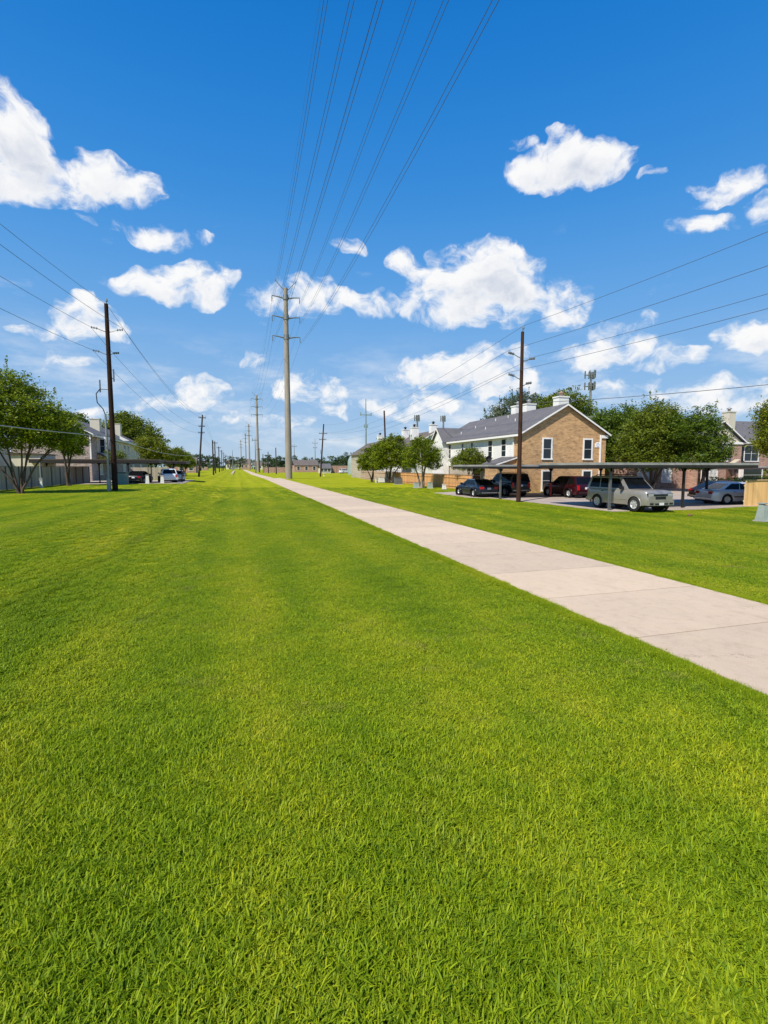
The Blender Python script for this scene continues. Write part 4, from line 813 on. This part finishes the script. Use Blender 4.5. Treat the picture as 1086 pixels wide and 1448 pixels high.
    # wheels
    for sx in (-1, 1):
        for cy in (fa_, ra):
            mm = MB(); X = sx * (w / 2 - .12); tw = .115
            mm.rev([(wr * .62, -tw), (wr * .93, -tw), (wr, -tw * .75), (wr, tw * .75), (wr * .93, tw), (wr * .62, tw)], (X, cy, wr), 'x', 22)
            wh = mm.build('wheel', MT['rubber'], root)
            r_ = MB(); o_ = sx * .095
            r_.rev([(wr * .64, o_ + sx * .012), (wr * .56, o_ + sx * .012), (wr * .54, o_ - sx * .05)], (X, cy, wr), 'x', 20); r_.rev([(wr * .54, o_ - sx * .05), (.001, o_ - sx * .05)], (X, cy, wr), 'x', 20)
            for k in range(6):
                t = 2 * math.pi * k / 6 + .3; c, s__ = math.cos(t), math.sin(t); hw = .035
                P_ = [(-hw, .02), (hw, .02), (hw * .8, wr * .58), (-hw * .8, wr * .58)]
                vv = [(X + o_ + sx * .0, cy + a_ * c - b_ * s__, wr + a_ * s__ + b_ * c) for a_, b_ in P_]
                r_.add(vv + [(v[0] - sx * .04, v[1], v[2]) for v in vv], [(0, 1, 2, 3), (0, 4, 5, 1), (1, 5, 6, 2), (2, 6, 7, 3), (3, 7, 4, 0)])
            r_.build('rim', MT['rim'], wh)
            # dark wheel well
            ww = MB(); ww.rev([(R_ - .01, -.25), (R_ - .01, 0)], (sx * (w / 2 - .12) - sx * .0, cy, wr), 'x', 20); ww.rev([(R_ - .01, -sx * .16), (.001, -sx * .16)], (sx * (w / 2 - .12), cy, wr), 'x', 20)
            ww.build('wheel_well', MT['black'], root)
    # lights, bumpers, plates
    for sx in (-1, 1):
        mm = MB(); a_, b_ = sorted((sx * (w / 2 - .12), sx * (w / 2 - .5))); a_, b_ = sorted((sx * (w / 2 - .13), sx * (w / 2 - .52))); mm.box(a_, b_, h2 - .24, h2 - .012, hood - .34, hood - .17); mm.build('headlight', MT['headl'], root); mm = MB(); mm.box(a_ - .02, b_ + .02, h2 - .22, h2 - .016, hood - .36, hood - .15); mm.build('headlight_bezel', MT['black'], root)
        mm = MB(); a_, b_ = sorted((sx * (w / 2 - .11), sx * (w / 2 - (.30 if kind != 'sedan' else .45))))
        z0, z1 = (zb - .42, zb - .05) if kind != 'sedan' else (zb - .28, zb - .1); mm.box(a_, b_, -h2 - .012, -h2 + .2, z0, z1); mm.build('taillight', MT['redl'], root)
        mm = MB(); mm.box(*sorted((sx * (w / 2 - .03), sx * (w / 2 + .17))), g1 - .42, g1 - .28, zb + .0, zb + .17); mm.build('mirror', MT[paintm if kind != 'suv' else 'black'], root)
        for yy in ((-.1, -.95) if kind != 'sedan' else (0, -.9)):
            mm = MB(); mm.box(*sorted((sx * (w / 2 - .075), sx * (w / 2 - .015))), yy - .09, yy + .09, zb - .17, zb - .12); mm.build('door_handle', MT['black' if kind == 'suv' else 'chrome'], root)
        mm = MB()
        for yy in ((.98, .02, -.9)): mm.box(*sorted((sx * (w / 2 - .035), sx * (w / 2 - .0155))), yy - .008, yy + .008, gc + .12, zb - .08)
        mm.box(*sorted((sx * (w / 2 - .03), sx * (w / 2 + .012))), ra + R_ + .05, fa_ - R_ - .05, gc + .26, gc + .33); mm.build('door_trim', MT['black' if kind != 'suv' else paintm], root)
    mm = MB(); mm.box(-w / 2 + .62, w / 2 - .62, h2 - .06, h2 + .012, hood - .47, hood - .325); mm.box(-w / 2 + .50, w / 2 - .50, h2 - .06, h2 + .0125, hood - .295, hood - .19); mm.build('grille', MT['black'], root)
    if kind == 'suv':
        mm = MB(); mm.box(-w / 2 + .1, w / 2 - .1, h2 - .2, h2 + .07, gc + .02, gc + .28); mm.build('front_bumper', MT[paintm], root)
        mm = MB(); mm.box(-.45, .45, h2 + .0701, h2 + .078, gc + .06, gc + .14); mm.box(-w / 2 + .18, -w / 2 + .42, h2 + .0701, h2 + .078, gc + .06, gc + .16); mm.box(w / 2 - .42, w / 2 - .18, h2 + .0701, h2 + .078, gc + .06, gc + .16); mm.build('intake', MT['black'], root)
        mm = MB(); mm.box(-.16, .16, h2 + .0785, h2 + .09, gc + .03, gc + .17); mm.build('license_plate', MT['plate'], root)
        for sx in (-1, 1):
            mm = MB(); a_ = sx * (wt_ / 2 - .12); mm.tube([(a_, t0 + .25, zt), (a_, t0 + .35, zt + .07), (a_, t1 - .45, zt + .07), (a_, t1 - .3, zt)], .02, 6); mm.build('roof_rack', MT['black'], root)
            mm = MB(); mm.box(*sorted((sx * (w / 2 - .13), sx * (w / 2 - .30))), h2 - .21, h2 - .01, hood - .395, hood - .345); mm.build('turn_signal', MT['amber'], root)
            mm = MB(); mm.box(*sorted((sx * (w / 2 - .03), sx * (w / 2 - .008))), ra - R_ - .1, ra - R_ - .04, gc - .12, gc + .1); mm.build('mud_flap', MT['black'], root)
    mm = MB(); mm.box(-w / 2 + .08, w / 2 - .08, -h2 - .07, -h2 + .1, gc + .08, gc + .27); mm.build('rear_bumper', MT[paintm], root)
    mm = MB(); mm.box(-w / 2 + .2, w / 2 - .2, -h2 - .076, -h2 - .071, gc + .15, gc + .20); mm.build('bumper_strip', MT['chrome'], root)
    mm = MB(); zz = zb - .35 if kind != 'sedan' else zb - .33; mm.box(-.16, .16, -h2 - .022, -h2 - .004, zz, zz + .16); mm.build('license_plate', MT['plate'], root)
    mm = MB(); mm.box(-w / 2 + .25, w / 2 - .25, -h2 + .3, h2 - .4, gc - .08, gc + .15); mm.build('underbody', MT['black'], root)
    return root
PC = 'cars parked under the carports'
car((21.9, 23.75, .03), R(178), 'silver', 'suv', 'champagne silver sport utility vehicle facing right under the nearer carport', name='parked_suv', cat='suv', group=PC)
car((26.4, 35.2, .03), R(1), 'maroon', 'cross', 'maroon crossover seen from behind in front of the tan brick wall', name='parked_suv', cat='suv', group=PC)
car((19.5, 38.3, .03), R(0), 'navy', 'sedan', 'black sedan parked nearest the lawn under the farther right carport', group=PC)
car((22.3, 38.2, .03), R(-2), 'blackp', 'suv', 'black sport utility vehicle between the black sedan and the wooden pole', name='parked_suv', cat='suv', group=PC)
car((32.4, 25.3, .03), R(104), 'bluesil', 'sedan', 'pale blue silver sedan half hidden by the pine fence', group=PC)
car((34.6, 27.9, .03), R(100), 'darkred', 'sedan', 'dark sedan with red tail lights just behind the pale silver one', group=PC)
car((-11.45, 66.9, .53), R(8), 'blackp', 'sedan', 'black sedan seen from behind under the left carport', group=PC)
car((-8.55, 69.2, .53), R(-12), 'whitep', 'cross', 'white car seen from behind under the left carport', group=PC)
car((-8.1, 75.2, .53), R(-10), 'whitep', 'sedan', 'second white car farther back at the end of the left carport', group=PC)
car((39.6, 186, .0), R(70), 'whitep', 'cross', 'small distant white van before the long brown wall', group='distant cars')
car((43.2, 188, .0), R(80), 'whitep', 'cross', 'distant white van right of the other one before the brown wall', group='distant cars')
car((40.5, 150, .0), R(80), 'whitep', 'cross', 'distant white van beneath the domed tank', group='distant cars')

# ---------------------------------------------------------------- wooden utility poles with their fittings
def pole(x, y, h, lean=(0, 0), r0=.2, r1=.12, mat='wood', label='', group='wooden utility poles', hw=None, name='utility_pole'):
    z = gz(x); root = empty(name, (x, y, z), label=label, cat='utility pole', group=group)
    P_ = [(lean[0] * u, lean[1] * u, -.3 + (h + .3) * u) for u in (0, .25, .5, .75, 1)]
    m_ = MB(); m_.tube(P_, [r0 + (r1 - r0) * u for u in (0, .25, .5, .75, 1)], 12); m_.build('pole', MT[mat], root)
    for it in (hw or []):
        kind_, z_, dx, dy = it[:4]; u = z_ / h; bx_, by_ = lean[0] * u, lean[1] * u
        if kind_ == 'bracket':     # standoff bracket with an insulator at its end
            a_ = Vector((bx_, by_, z_ - .25)); e_ = Vector((bx_ + dx, by_ + dy, z_)); q = MB(); q.tube([a_, (a_ + e_) / 2 + Vector((0, 0, -.02)), e_], [.035, .03, .03], 6); q.build('bracket', MT['galv'], root)
            d_ = (e_ - Vector((bx_, by_, z_ - .1))).normalized(); q = MB()
            for k in range(5): c_ = e_ + d_ * (.09 * k); q.tube([c_ - d_ * .03, c_ + d_ * .03], [.045 if k % 2 else .09] * 2, 10)
            q.build('insulator', MT['insul'], root)
        elif kind_ == 'top':
            q = MB(); q.tube([(bx_, by_, z_), (bx_ + .05, by_, z_ + .22)], [.03, .03], 6); q.tube([(bx_ + .05, by_, z_ + .2), (bx_ + .05, by_, z_ + .4)], [.09, .05], 10); q.build('insulator', MT['insul'], root)
        elif kind_ == 'arm':
            q = MB(); q.box(bx_ - dx, bx_ + dx, by_ - .05, by_ + .05, z_ - .06, z_ + .06); q.build('crossarm', MT['woodF'], root)
            for s__ in (-1, -.5, .5, 1):
                q = MB(); q.tube([(bx_ + dx * s__ * .95, by_, z_ + .06), (bx_ + dx * s__ * .95, by_, z_ + .28)], [.07, .05], 8); q.build('insulator', MT['insul'], root)
        elif kind_ == 'conduit':
            q = MB(); q.tube([(dx, dy, 0), (dx, dy, z_)], .085, 8); q.build('conduit', MT['galv'], root)
            q = MB(); q.box(dx - .14, dx + .14, dy - .14, dy + .1, 0, 1.0); q.build('conduit_guard', MT['galv'], root)
            q = MB(); q.tube([(dx, dy, z_), (dx - .15, dy, z_ + .5), (dx - .55, dy, z_ + 1.0), (dx - .6, dy, z_ + 1.7), (dx - .3, dy, z_ + 2.1)], .04, 6); q.build('cable_loop', MT['black'], root)
        elif kind_ == 'cutout':
            q = MB(); q.tube([(bx_, by_, z_), (bx_ + dx, by_ + dy, z_)], .03, 6); q.tube([(bx_ + dx, by_ + dy, z_ - .25), (bx_ + dx, by_ + dy, z_ + .75)], .06, 8); q.build('cutout', MT['insul'], root)
    return root
pole(-9.79, 46.01, 15.1, (-.0, 0), .225, .15, 'woodL', 'tall dark wooden pole with a grey conduit in the left foreground lawn', hw=[('top', 15.1, 0, 0), ('bracket', 13.1, .75, 0), ('bracket', 13.1, -.75, -.1), ('bracket', 11.3, -.7, -.1), ('bracket', 11.3, .35, .3), ('conduit', 6.2, -.42, -.15), ('cutout', 8.3, -.75, 0), ('cutout', 9.2, .3, 0)])
pole(19.1, 30.92, 11.75, (0, 0), .165, .105, 'wood', 'dark wooden pole standing in the lawn before the right carport', hw=[('top', 11.75, 0, 0), ('bracket', 10.2, -.75, -.1), ('bracket', 10.0, .7, .1), ('bracket', 8.75, -.7, -.1), ('bracket', 8.3, .5, .1)])
pole(-7.48, 107.2, 12.4, (1.1, 0), .2, .14, 'woodF', 'black wooden pole leaning right beyond the left tree row', hw=[('arm', 11.8, .7, 0), ('arm', 10.1, .6, 0), ('arm', 8.8, .6, 0)])
for i, (px_, ty, X, Y, h, lb) in enumerate([(302, 624, -5.63, 130.6, 8.6, 'nearest of the receding left poles, short and bare'), (308, 628, -6.2, 158, 9.6, 'second of the receding left poles'), (312.5, 635, -6.3, 195, 9.5, 'third of the receding left poles'), (316, 640, -6.6, 240, 9.6, 'fourth of the receding left poles'), (318.5, 643, -7.0, 285, 9.8, 'fifth of the receding left poles'), (321, 646, -7.2, 340, 10, 'farthest of the receding left poles')]):
    pole(X, Y, h, (0, 0), .2, .14, 'woodF', lb, hw=[('arm', h - .5, .8, 0)] if i else [])
pole(20.22, 125.2, 13.2, (1.0, 0), .21, .15, 'wood', 'black wooden pole leaning right between the big concrete pole and the brown wall', hw=[('arm', 10.8, 1.0, 0), ('arm', 9.3, .9, 0), ('cutout', 6, -.3, 0)])
pole(28.9, 95.7, 13.6, (-.55, 0), .2, .15, 'wood', 'black wooden pole rising behind the crepe myrtles beside the chimneys')
pole(12.9, 174, 9.0, (0, 0), .2, .15, 'woodF', 'dark bare pole just left of the big concrete pole')
pole(11.6, 196, 8.2, (0, 0), .2, .15, 'woodF', 'short dark pole between the first and second concrete poles', hw=[])
pole(9.4, 222, 10.6, (0, 0), .22, .16, 'woodF', 'dark pole with a short arm right of the second concrete pole', hw=[('arm', 9.8, 1.2, 0)])
pole(10.6, 215, 7.8, (0, 0), .2, .15, 'woodF', 'shortest dark pole among the distant poles before the pink wall')

# ---------------------------------------------------------------- concrete transmission poles
def tower(x, y, h, label, r0=.72, r1=.40, arm=2.75):
    root = empty('transmission_pole', (x, y, 0), label=label, cat='power pole', group='tall concrete transmission poles')
    m_ = MB(); m_.tube([(0, 0, -.3 + (h + .3) * u) for u in (0, .2, .4, .6, .8, 1)], [r0 + (r1 - r0) * u for u in (0, .2, .4, .6, .8, 1)], 16); m_.build('pole', MT['tower'], root)
    k = h / 38.4
    for z_ in (36.6 * k, 32.7 * k, 28.8 * k):
        m_ = MB(); m_.tube([(0, 0, z_ - .55), (0, 0, z_ + .45)], [.56, .56], 14); m_.build('collar', MT['towsteel'], root)
        for s__ in (-1, 1):
            m_ = MB(); m_.tube([(s__ * .5, 0, z_ - .2), (s__ * arm * .6, 0, z_ + .02), (s__ * arm, 0, z_ + .12)], [.17, .12, .09], 8); a_ = m_.build('crossarm', MT['towsteel'], root)
            q = MB()
            for j in range(8): q.tube([(s__ * arm, 0, z_ + .05 - .14 * j), (s__ * arm, 0, z_ - .06 - .14 * j)], [.05 if j % 2 else .10] * 2, 8)
            q.build('insulator', MT['insul'], a_)
    for s__ in (-1, 1):
        m_ = MB(); m_.tube([(s__ * .25, 0, h - .5), (s__ * 2.0, 0, h + 1.3)], [.09, .06], 8); m_.tube([(s__ * 2.0, 0, h + 1.2), (s__ * 2.05, 0, h + 1.5)], [.12, .1], 8); m_.build('shield_arm', MT['towsteel'], root)
    return root
TW = [(6.7, -56), (10.34, 104.95), (10.4, 262), (10.4, 438), (9.6, 560), (5.8, 700)]
TL = ['', 'biggest and nearest tall concrete pole with six arms beside the walk', 'second nearest tall concrete pole, standing beside the far end of the walk', 'third tall concrete pole along the corridor', 'fourth tall concrete pole along the corridor', 'farthest tall concrete pole of the line']
for i, (x, y) in enumerate(TW):
    if i: tower(x, y, 38.4, TL[i])
# --- other poles and masts on the skyline
def mono(x, y, h, label, arms, r=.3, mat='towsteel'):
    root = empty('steel_pole', (x, y, 0), label=label, cat='power pole', group='slender steel poles on the skyline')
    m_ = MB(); m_.tube([(0, 0, -.2), (0, 0, h * .6), (0, 0, h)], [r, r * .7, r * .35], 10); m_.build('pole', MT[mat], root)
    for (z_, a_) in arms:
        m_ = MB(); m_.tube([(-a_, 0, z_), (a_, 0, z_)], .12, 6)
        for s__ in (-1, 1): m_.tube([(s__ * a_, 0, z_ - .3), (s__ * a_, 0, z_ + .7)], .14, 6)
        m_.build('crossarm', MT[mat], root)
    return root
mono(37.0, 144, 22.5, 'green steel pole with one wide cross arm above the domed tank', [(17.8, 1.6), (14.3, .5)], .32, 'utilg')
mono(7.2, 205, 14, 'grey steel pole with short arms right of the second concrete pole line', [(13, 1)], .25)
mono(33, 300, 16, 'thin faint steel pole rising behind the brown building', [(14.5, 1.2)], .3)
mono(50, 330, 21, 'thin faint pole right of the leaning black pole', [(18, 1.5), (15, 1.2)], .3)
mono(-2.5, 330, 13, 'faint pole left of the fifth concrete pole', [], .3)
def celltower(x, y, h, label, wdt=1.6, tiers=1):
    root = empty('cell_tower', (x, y, 0), label=label, cat='cell tower', group='cell towers on the skyline')
    m_ = MB(); m_.tube([(0, 0, -.2), (0, 0, h)], [.45, .28], 10); m_.build('mast', MT['towsteel'], root)
    for t in range(tiers):
        z_ = h - .8 - t * 3.2; m_ = MB(); P_ = [(wdt * math.cos(6.283 * k / 3 + .5), wdt * math.sin(6.283 * k / 3 + .5), z_) for k in range(3)]
        for k in range(3): m_.tube([P_[k], P_[(k + 1) % 3]], .07, 6); m_.tube([(0, 0, z_), P_[k]], .07, 6)
        m_.build('antenna_frame', MT['towsteel'], root)
        for k in range(3):
            for u in (.1, .5, .9):
                a_ = Vector(P_[k]) * (1 - u) + Vector(P_[(k + 1) % 3]) * u; q = MB(); q.box(a_.x - .14, a_.x + .14, a_.y - .1, a_.y + .1, z_ - 1.0, z_ + 1.1); q.build('antenna', MT['towsteel'], root)
    return root
celltower(98, 122, 29.5, 'two tier cell tower above the trees right of the brick gable', 1.9, 2)
celltower(61, 165, 20.2, 'slim cell tower behind the second building of the right row', 1.1)
celltower(73, 170, 20.8, 'slim cell tower standing left of the round topped chimneys', 1.1)

# ---------------------------------------------------------------- wires
def sagline(a_, b_, sag, n_=18):
    a_, b_ = Vector(a_), Vector(b_); return [a_.lerp(b_, i / n_) + Vector((0, 0, -sag * 4 * (i / n_) * (1 - i / n_))) for i in range(n_ + 1)]
def wire(spans, r_, mat, label, group, strands=((0, 0),), name='power_line'):
    m_ = MB()
    for (ox, oz) in strands:
        for (a_, b_, sag) in spans:
            pts_ = [p + Vector((ox, 0, oz)) for p in sagline(a_, b_, sag)]; m_.tube(pts_, r_, 5)
    return m_.build(name, MT[mat], fix=False, label=label, cat='power line', group=group)
k = 1
names = [('left', 'top'), ('left', 'middle'), ('left', 'lowest'), ('right', 'top'), ('right', 'middle'), ('right', 'lowest')]
for (sd_, lv) in names:
    s__ = -1 if sd_ == 'left' else 1; z_ = {'top': 36.6, 'middle': 32.7, 'lowest': 28.8}[lv] - 1.05
    sp = [((TW[i][0] + s__ * 2.75, TW[i][1], z_), (TW[i + 1][0] + s__ * 2.75, TW[i + 1][1], z_), 4.4) for i in range(5)]
    sp[0] = (({'left top': 3.8, 'left middle': 5.1, 'left lowest': 5.6, 'right top': 8.7, 'right middle': 9.2, 'right lowest': 10.1}[sd_ + ' ' + lv], -56, z_), sp[0][1], 4.4)
    wire(sp[:1], .017, 'wire', f'{lv} conductor overhead running to the {sd_} arm of the nearest concrete pole', 'high voltage conductors', ((-.0, 0), (.2, -.16)))
    wire(sp[1:], .016, 'wire', f'{lv} conductor beyond the nearest concrete pole on its {sd_} side', 'high voltage conductors')
for s__, nm in ((-1, 'left'), (1, 'right')):
    sp = [((TW[i][0] + s__ * 2.05, TW[i][1], 39.85), (TW[i + 1][0] + s__ * 2.05, TW[i + 1][1], 39.85), 3.0) for i in range(5)]
    wire(sp, .008, 'wire', f'thin shield wire along the {nm} peaks of the concrete poles', 'high voltage conductors')
LP0, LP1, LP2 = (-15.0, -14, .5), (-9.79, 46.01, .5), (-7.48 + 1.05, 107.2, .5)
for (ox, z1, z2, z0, nm) in ((0.05, 15.55, 12.9, 15.6, 'topmost'), (1.2, 13.7, 12.2, 13.8, 'right bracket'), (-1.2, 13.7, 10.6, 13.5, 'upper left bracket'), (-1.15, 11.9, 9.3, 11.8, 'lower left bracket')):
    wire([((LP0[0] + ox * .8, LP0[1], z0 + .3), (LP1[0] + ox, LP1[1], z1), 1.3)], .013, 'wire', f'{nm} wire coming in from the left edge to the tall left pole', 'distribution wires')
    wire([((LP1[0] + ox, LP1[1], z1), (LP2[0] + ox * .5, LP2[1], z2), 1.6)], .013, 'wire', f'{nm} wire running on from the tall left pole to the leaning one', 'distribution wires')
    wire([((LP2[0] + ox * .5, LP2[1], z2), (-6.2 + ox * .5, 158, 9.6 - (13 - z2) * .3), 1.2), ((-6.2 + ox * .5, 158, 9.6 - (13 - z2) * .3), (-6.6 + ox * .5, 240, 9.6 - (13 - z2) * .3), 1.2)], .012, 'wire', f'{nm} wire continuing along the receding left poles', 'distribution wires')
wire([((-13.6, -14, 5.0), (-10.1, 46, 5.0), .6), ((-10.1, 46, 5.0), (-7.3, 107, 5.0), .8)], .035, 'wirel', 'low pale communication cable passing before the left trees', 'distribution wires')
RP0, RP1, RP2 = (25.2, -26), (19.1, 30.92), (20.22 + .9, 125.2)
for (ox, z0, z1, z2, nm) in ((0.05, 14.0, 12.15, 13.0, 'topmost'), (-1.1, 12.2, 10.4, 11.2, 'upper left bracket'), (1.05, 11.4, 10.15, 11.0, 'right bracket'), (-1.05, 10.2, 8.95, 9.5, 'lower left bracket')):
    wire([((RP0[0] + ox, RP0[1], z0), (RP1[0] + ox, RP1[1], z1), .9)], .0105, 'wire', f'{nm} wire coming in from the right edge to the right wooden pole', 'distribution wires')
    wire([((RP1[0] + ox, RP1[1], z1), (RP2[0] + ox * .6, RP2[1], z2), 1.9)], .011, 'wire', f'{nm} wire running on from the right wooden pole to the leaning black one', 'distribution wires')
wire([((33, 1, 7.2), (19.1, 30.9, 6.9), .55)], .017, 'wire', 'single lower cable crossing the right sky to the right wooden pole', 'distribution wires')

# ---------------------------------------------------------------- small things on the lawn
def pedestal(x, y, wx, wy, h, mat, label, taper=.7, name='utility_pedestal', cat='utility box', group='utility boxes along the fences', rz=0):
    root = empty(name, (x, y, gz(x)), rz, label=label, cat=cat, group=group); m_ = MB(); a_, b_ = wx / 2, wy / 2
    v = [(-a_, -b_, 0), (a_, -b_, 0), (a_, b_, 0), (-a_, b_, 0), (-a_ * taper, -b_ * taper * .8, h * .93), (a_ * taper, -b_ * taper * .8, h * .93), (a_ * taper, b_ * taper, h), (-a_ * taper, b_ * taper, h)]
    m_.add(v, [(3, 2, 1, 0), (4, 5, 6, 7), (0, 1, 5, 4), (1, 2, 6, 5), (2, 3, 7, 6), (3, 0, 4, 7)]); m_.build('cabinet', MT[mat], root)
    m_ = MB(); m_.box(-a_ - .05, a_ + .05, -b_ - .05, b_ + .05, -.05, .05); m_.build('base', MT['kerb'], root)
    m_ = MB(); m_.box(-a_ * taper - .03, a_ * taper + .03, -b_ * taper * .8 - .03, b_ * taper + .03, h + .002, h + .05); m_.build('lid', MT[mat], root)
    return root
pedestal(23.1, 16.75, .44, .44, .80, 'utill', 'tapered grey green utility pedestal on the lawn at the right edge', .6)
pedestal(23.8, 16.9, .55, .6, .6, 'utilg', 'lower green utility box tucked beside the tapered pedestal', .8)
pedestal(20.3, 55.1, .62, .6, .62, 'utill', 'pale low pedestal just left of the thick forked trunk', .8)
pedestal(21.5, 53.75, .55, .5, .66, 'utill', 'pale low pedestal just right of the thick forked trunk', .85)
pedestal(22.0, 50.8, .4, .4, .52, 'whiteb', 'rightmost small white pedestal before the orange fence', .8)
pedestal(21.9, 66.9, 1.0, .9, .95, 'greypost', 'dark grey air conditioning unit before the orange fence', .98)
pedestal(22.2, 76.4, .9, .7, .8, 'whiteb', 'white box between the crepe myrtle trunks', .95)
pedestal(20.5, 73.7, .18, .18, .75, 'whiteb', 'slim white marker post left of the crepe myrtle trunks', .9)
pedestal(-12.9, 63.4, 1.55, 1.2, 1.35, 'utilg', 'large grey green transformer cabinet left of the black sedan', .99)
pedestal(-17.8, 54.2, .22, .22, .7, 'whiteb', 'small pale meter stub between the two left crepe myrtles', .8)
pedestal(-10.1, 63.6, .42, .3, 1.0, 'whiteb', 'white slanting bollard between the black and white cars', .7, 'bollard', 'bollard', 'white bollards at the left carport')
pedestal(-8.6, 64.4, .42, .3, .9, 'whiteb', 'white bollard behind the white car', .75, 'bollard', 'bollard', 'white bollards at the left carport')
rt = empty('utility_post', (-17.95, 54.6, .5), label='thin grey post standing before the grey fence between the trees', cat='post')
m_ = MB(); m_.tube([(0, 0, 0), (0, 0, 2.5)], .06, 8); m_.build('shaft', MT['galv'], rt); m_ = MB(); m_.box(-.13, .13, -.1, .1, .55, .95); m_.build('meter_box', MT['galv'], rt)
hy = empty('fire_hydrant', (22.0, 130, 0), label='pale yellow hydrant beside the leaning black pole', cat='hydrant')
m_ = MB(); m_.rev([(.2, 0), (.2, .08), (.13, .1), (.13, .6), (.17, .62), (.15, .75), (.05, .85), (.01, .86)], n=12); m_.build('barrel', MT['yellow'], hy); m_ = MB(); m_.tube([(-.24, 0, .48), (.24, 0, .48)], .06, 8); m_.build('nozzle', MT['yellow'], hy)
# dry leaf litter seen as single dark spots on the lawn
for i, (x, y, l) in enumerate([(22.0, 19.6, 'small brown clod on the lawn in front of the carport post'), (-15.2, 33.5, 'pale stone lying in the shade near the left edge')]):
    m_ = MB(); m_.rev([(.01, -.02), (.11, .0), (.13, .05), (.07, .11), (.01, .12)], n=7); m_.build('stone', MT['mulch' if i == 0 else 'whiteb'], loc=(x, y, gz(x)), label=l, cat='stone')

# ---------------------------------------------------------------- far structures
def farhouse(x, y, w_, d_, h, zr, wall, roof, label, name='distant_building', n_=3):
    b = empty(name, (x, y, gz(x)), label=label, cat='building', group='distant buildings')
    m_ = MB(); m_.box(0, w_, 0, d_, 0, h); m_.build('wall', MT[wall], b); roof_x(b, 0, w_, 0, d_, h, zr, roof, .3)
    for i in range(n_): u = w_ * (i + .5) / n_; window(b, 'S', 0, u - .6, u + .6, h * .3, h * .8, fr=.12)
    return b
farhouse(25.5, 232, 11, 9, 3.2, 5.6, 'brickp', 'roofn', 'low brown brick building right of the big concrete pole')
farhouse(31, 192, 4.2, 5, 2.0, 3.6, 'cream', 'roofb', 'small grey house like shed before the brown building')
farhouse(-22, 175, 9, 8, 2.8, 5.0, 'brickp', 'roofn', 'low house with a reddish roof beyond the left tree row')
farhouse(-9, 440, 11, 9, 4.5, 7.5, 'cream', 'roofn', 'pale arched building at the left of the vanishing point')
farhouse(3.5, 470, 9, 9, 5.5, 9.5, 'brickp', 'roofn', 'dark gabled building at the vanishing point')
farhouse(-30, 300, 14, 8, 3, 5.4, 'brickp', 'roofn', 'long low house on the left skyline')
farhouse(15, 480, 12, 8, 4, 7, 'cream', 'roofn', 'pale low building right of the third concrete pole')
def farwall(x0, y0, x1, h, mat, label):
    b = empty('brick_wall', (x0, y0, 0), label=label, cat='wall', group='distant boundary walls')
    m_ = MB(); m_.box(0, x1 - x0, 0, .3, 0, h); m_.build('panel', MT[mat], b)
    m_ = MB(); m_.box(-.05, x1 - x0 + .05, -.05, .35, h + .001, h + .12); m_.build('coping', MT['fcapg'], b)
    for k_ in range(int((x1 - x0) / 4) + 1):
        q = MB(); q.box(k_ * 4 - .2, k_ * 4 + .2, -.08, -.002, 0, h); q.build('pier', MT[mat], b)
farwall(10.8, 214, 21.5, 2.3, 'brickp', 'distant pinkish wall left of the big concrete pole')
farwall(33.5, 194, 48, 2.9, 'brickp', 'distant long brown wall right of the leaning black pole')
tk = empty('domed_tank', (38.6, 160, 0), label='grey green dome topped tank left of the right hand row of buildings', cat='tank')
m_ = MB(); m_.rev([(3.6, 0), (3.6, 3.6)], n=28); m_.build('tank_wall', MT['dome'], tk)
m_ = MB(); m_.rev([(3.6 * math.cos(R(a_)), 3.6 + 3.6 * math.sin(R(a_))) for a_ in range(0, 91, 10)], n=28); m_.build('dome', MT['dome'], tk)
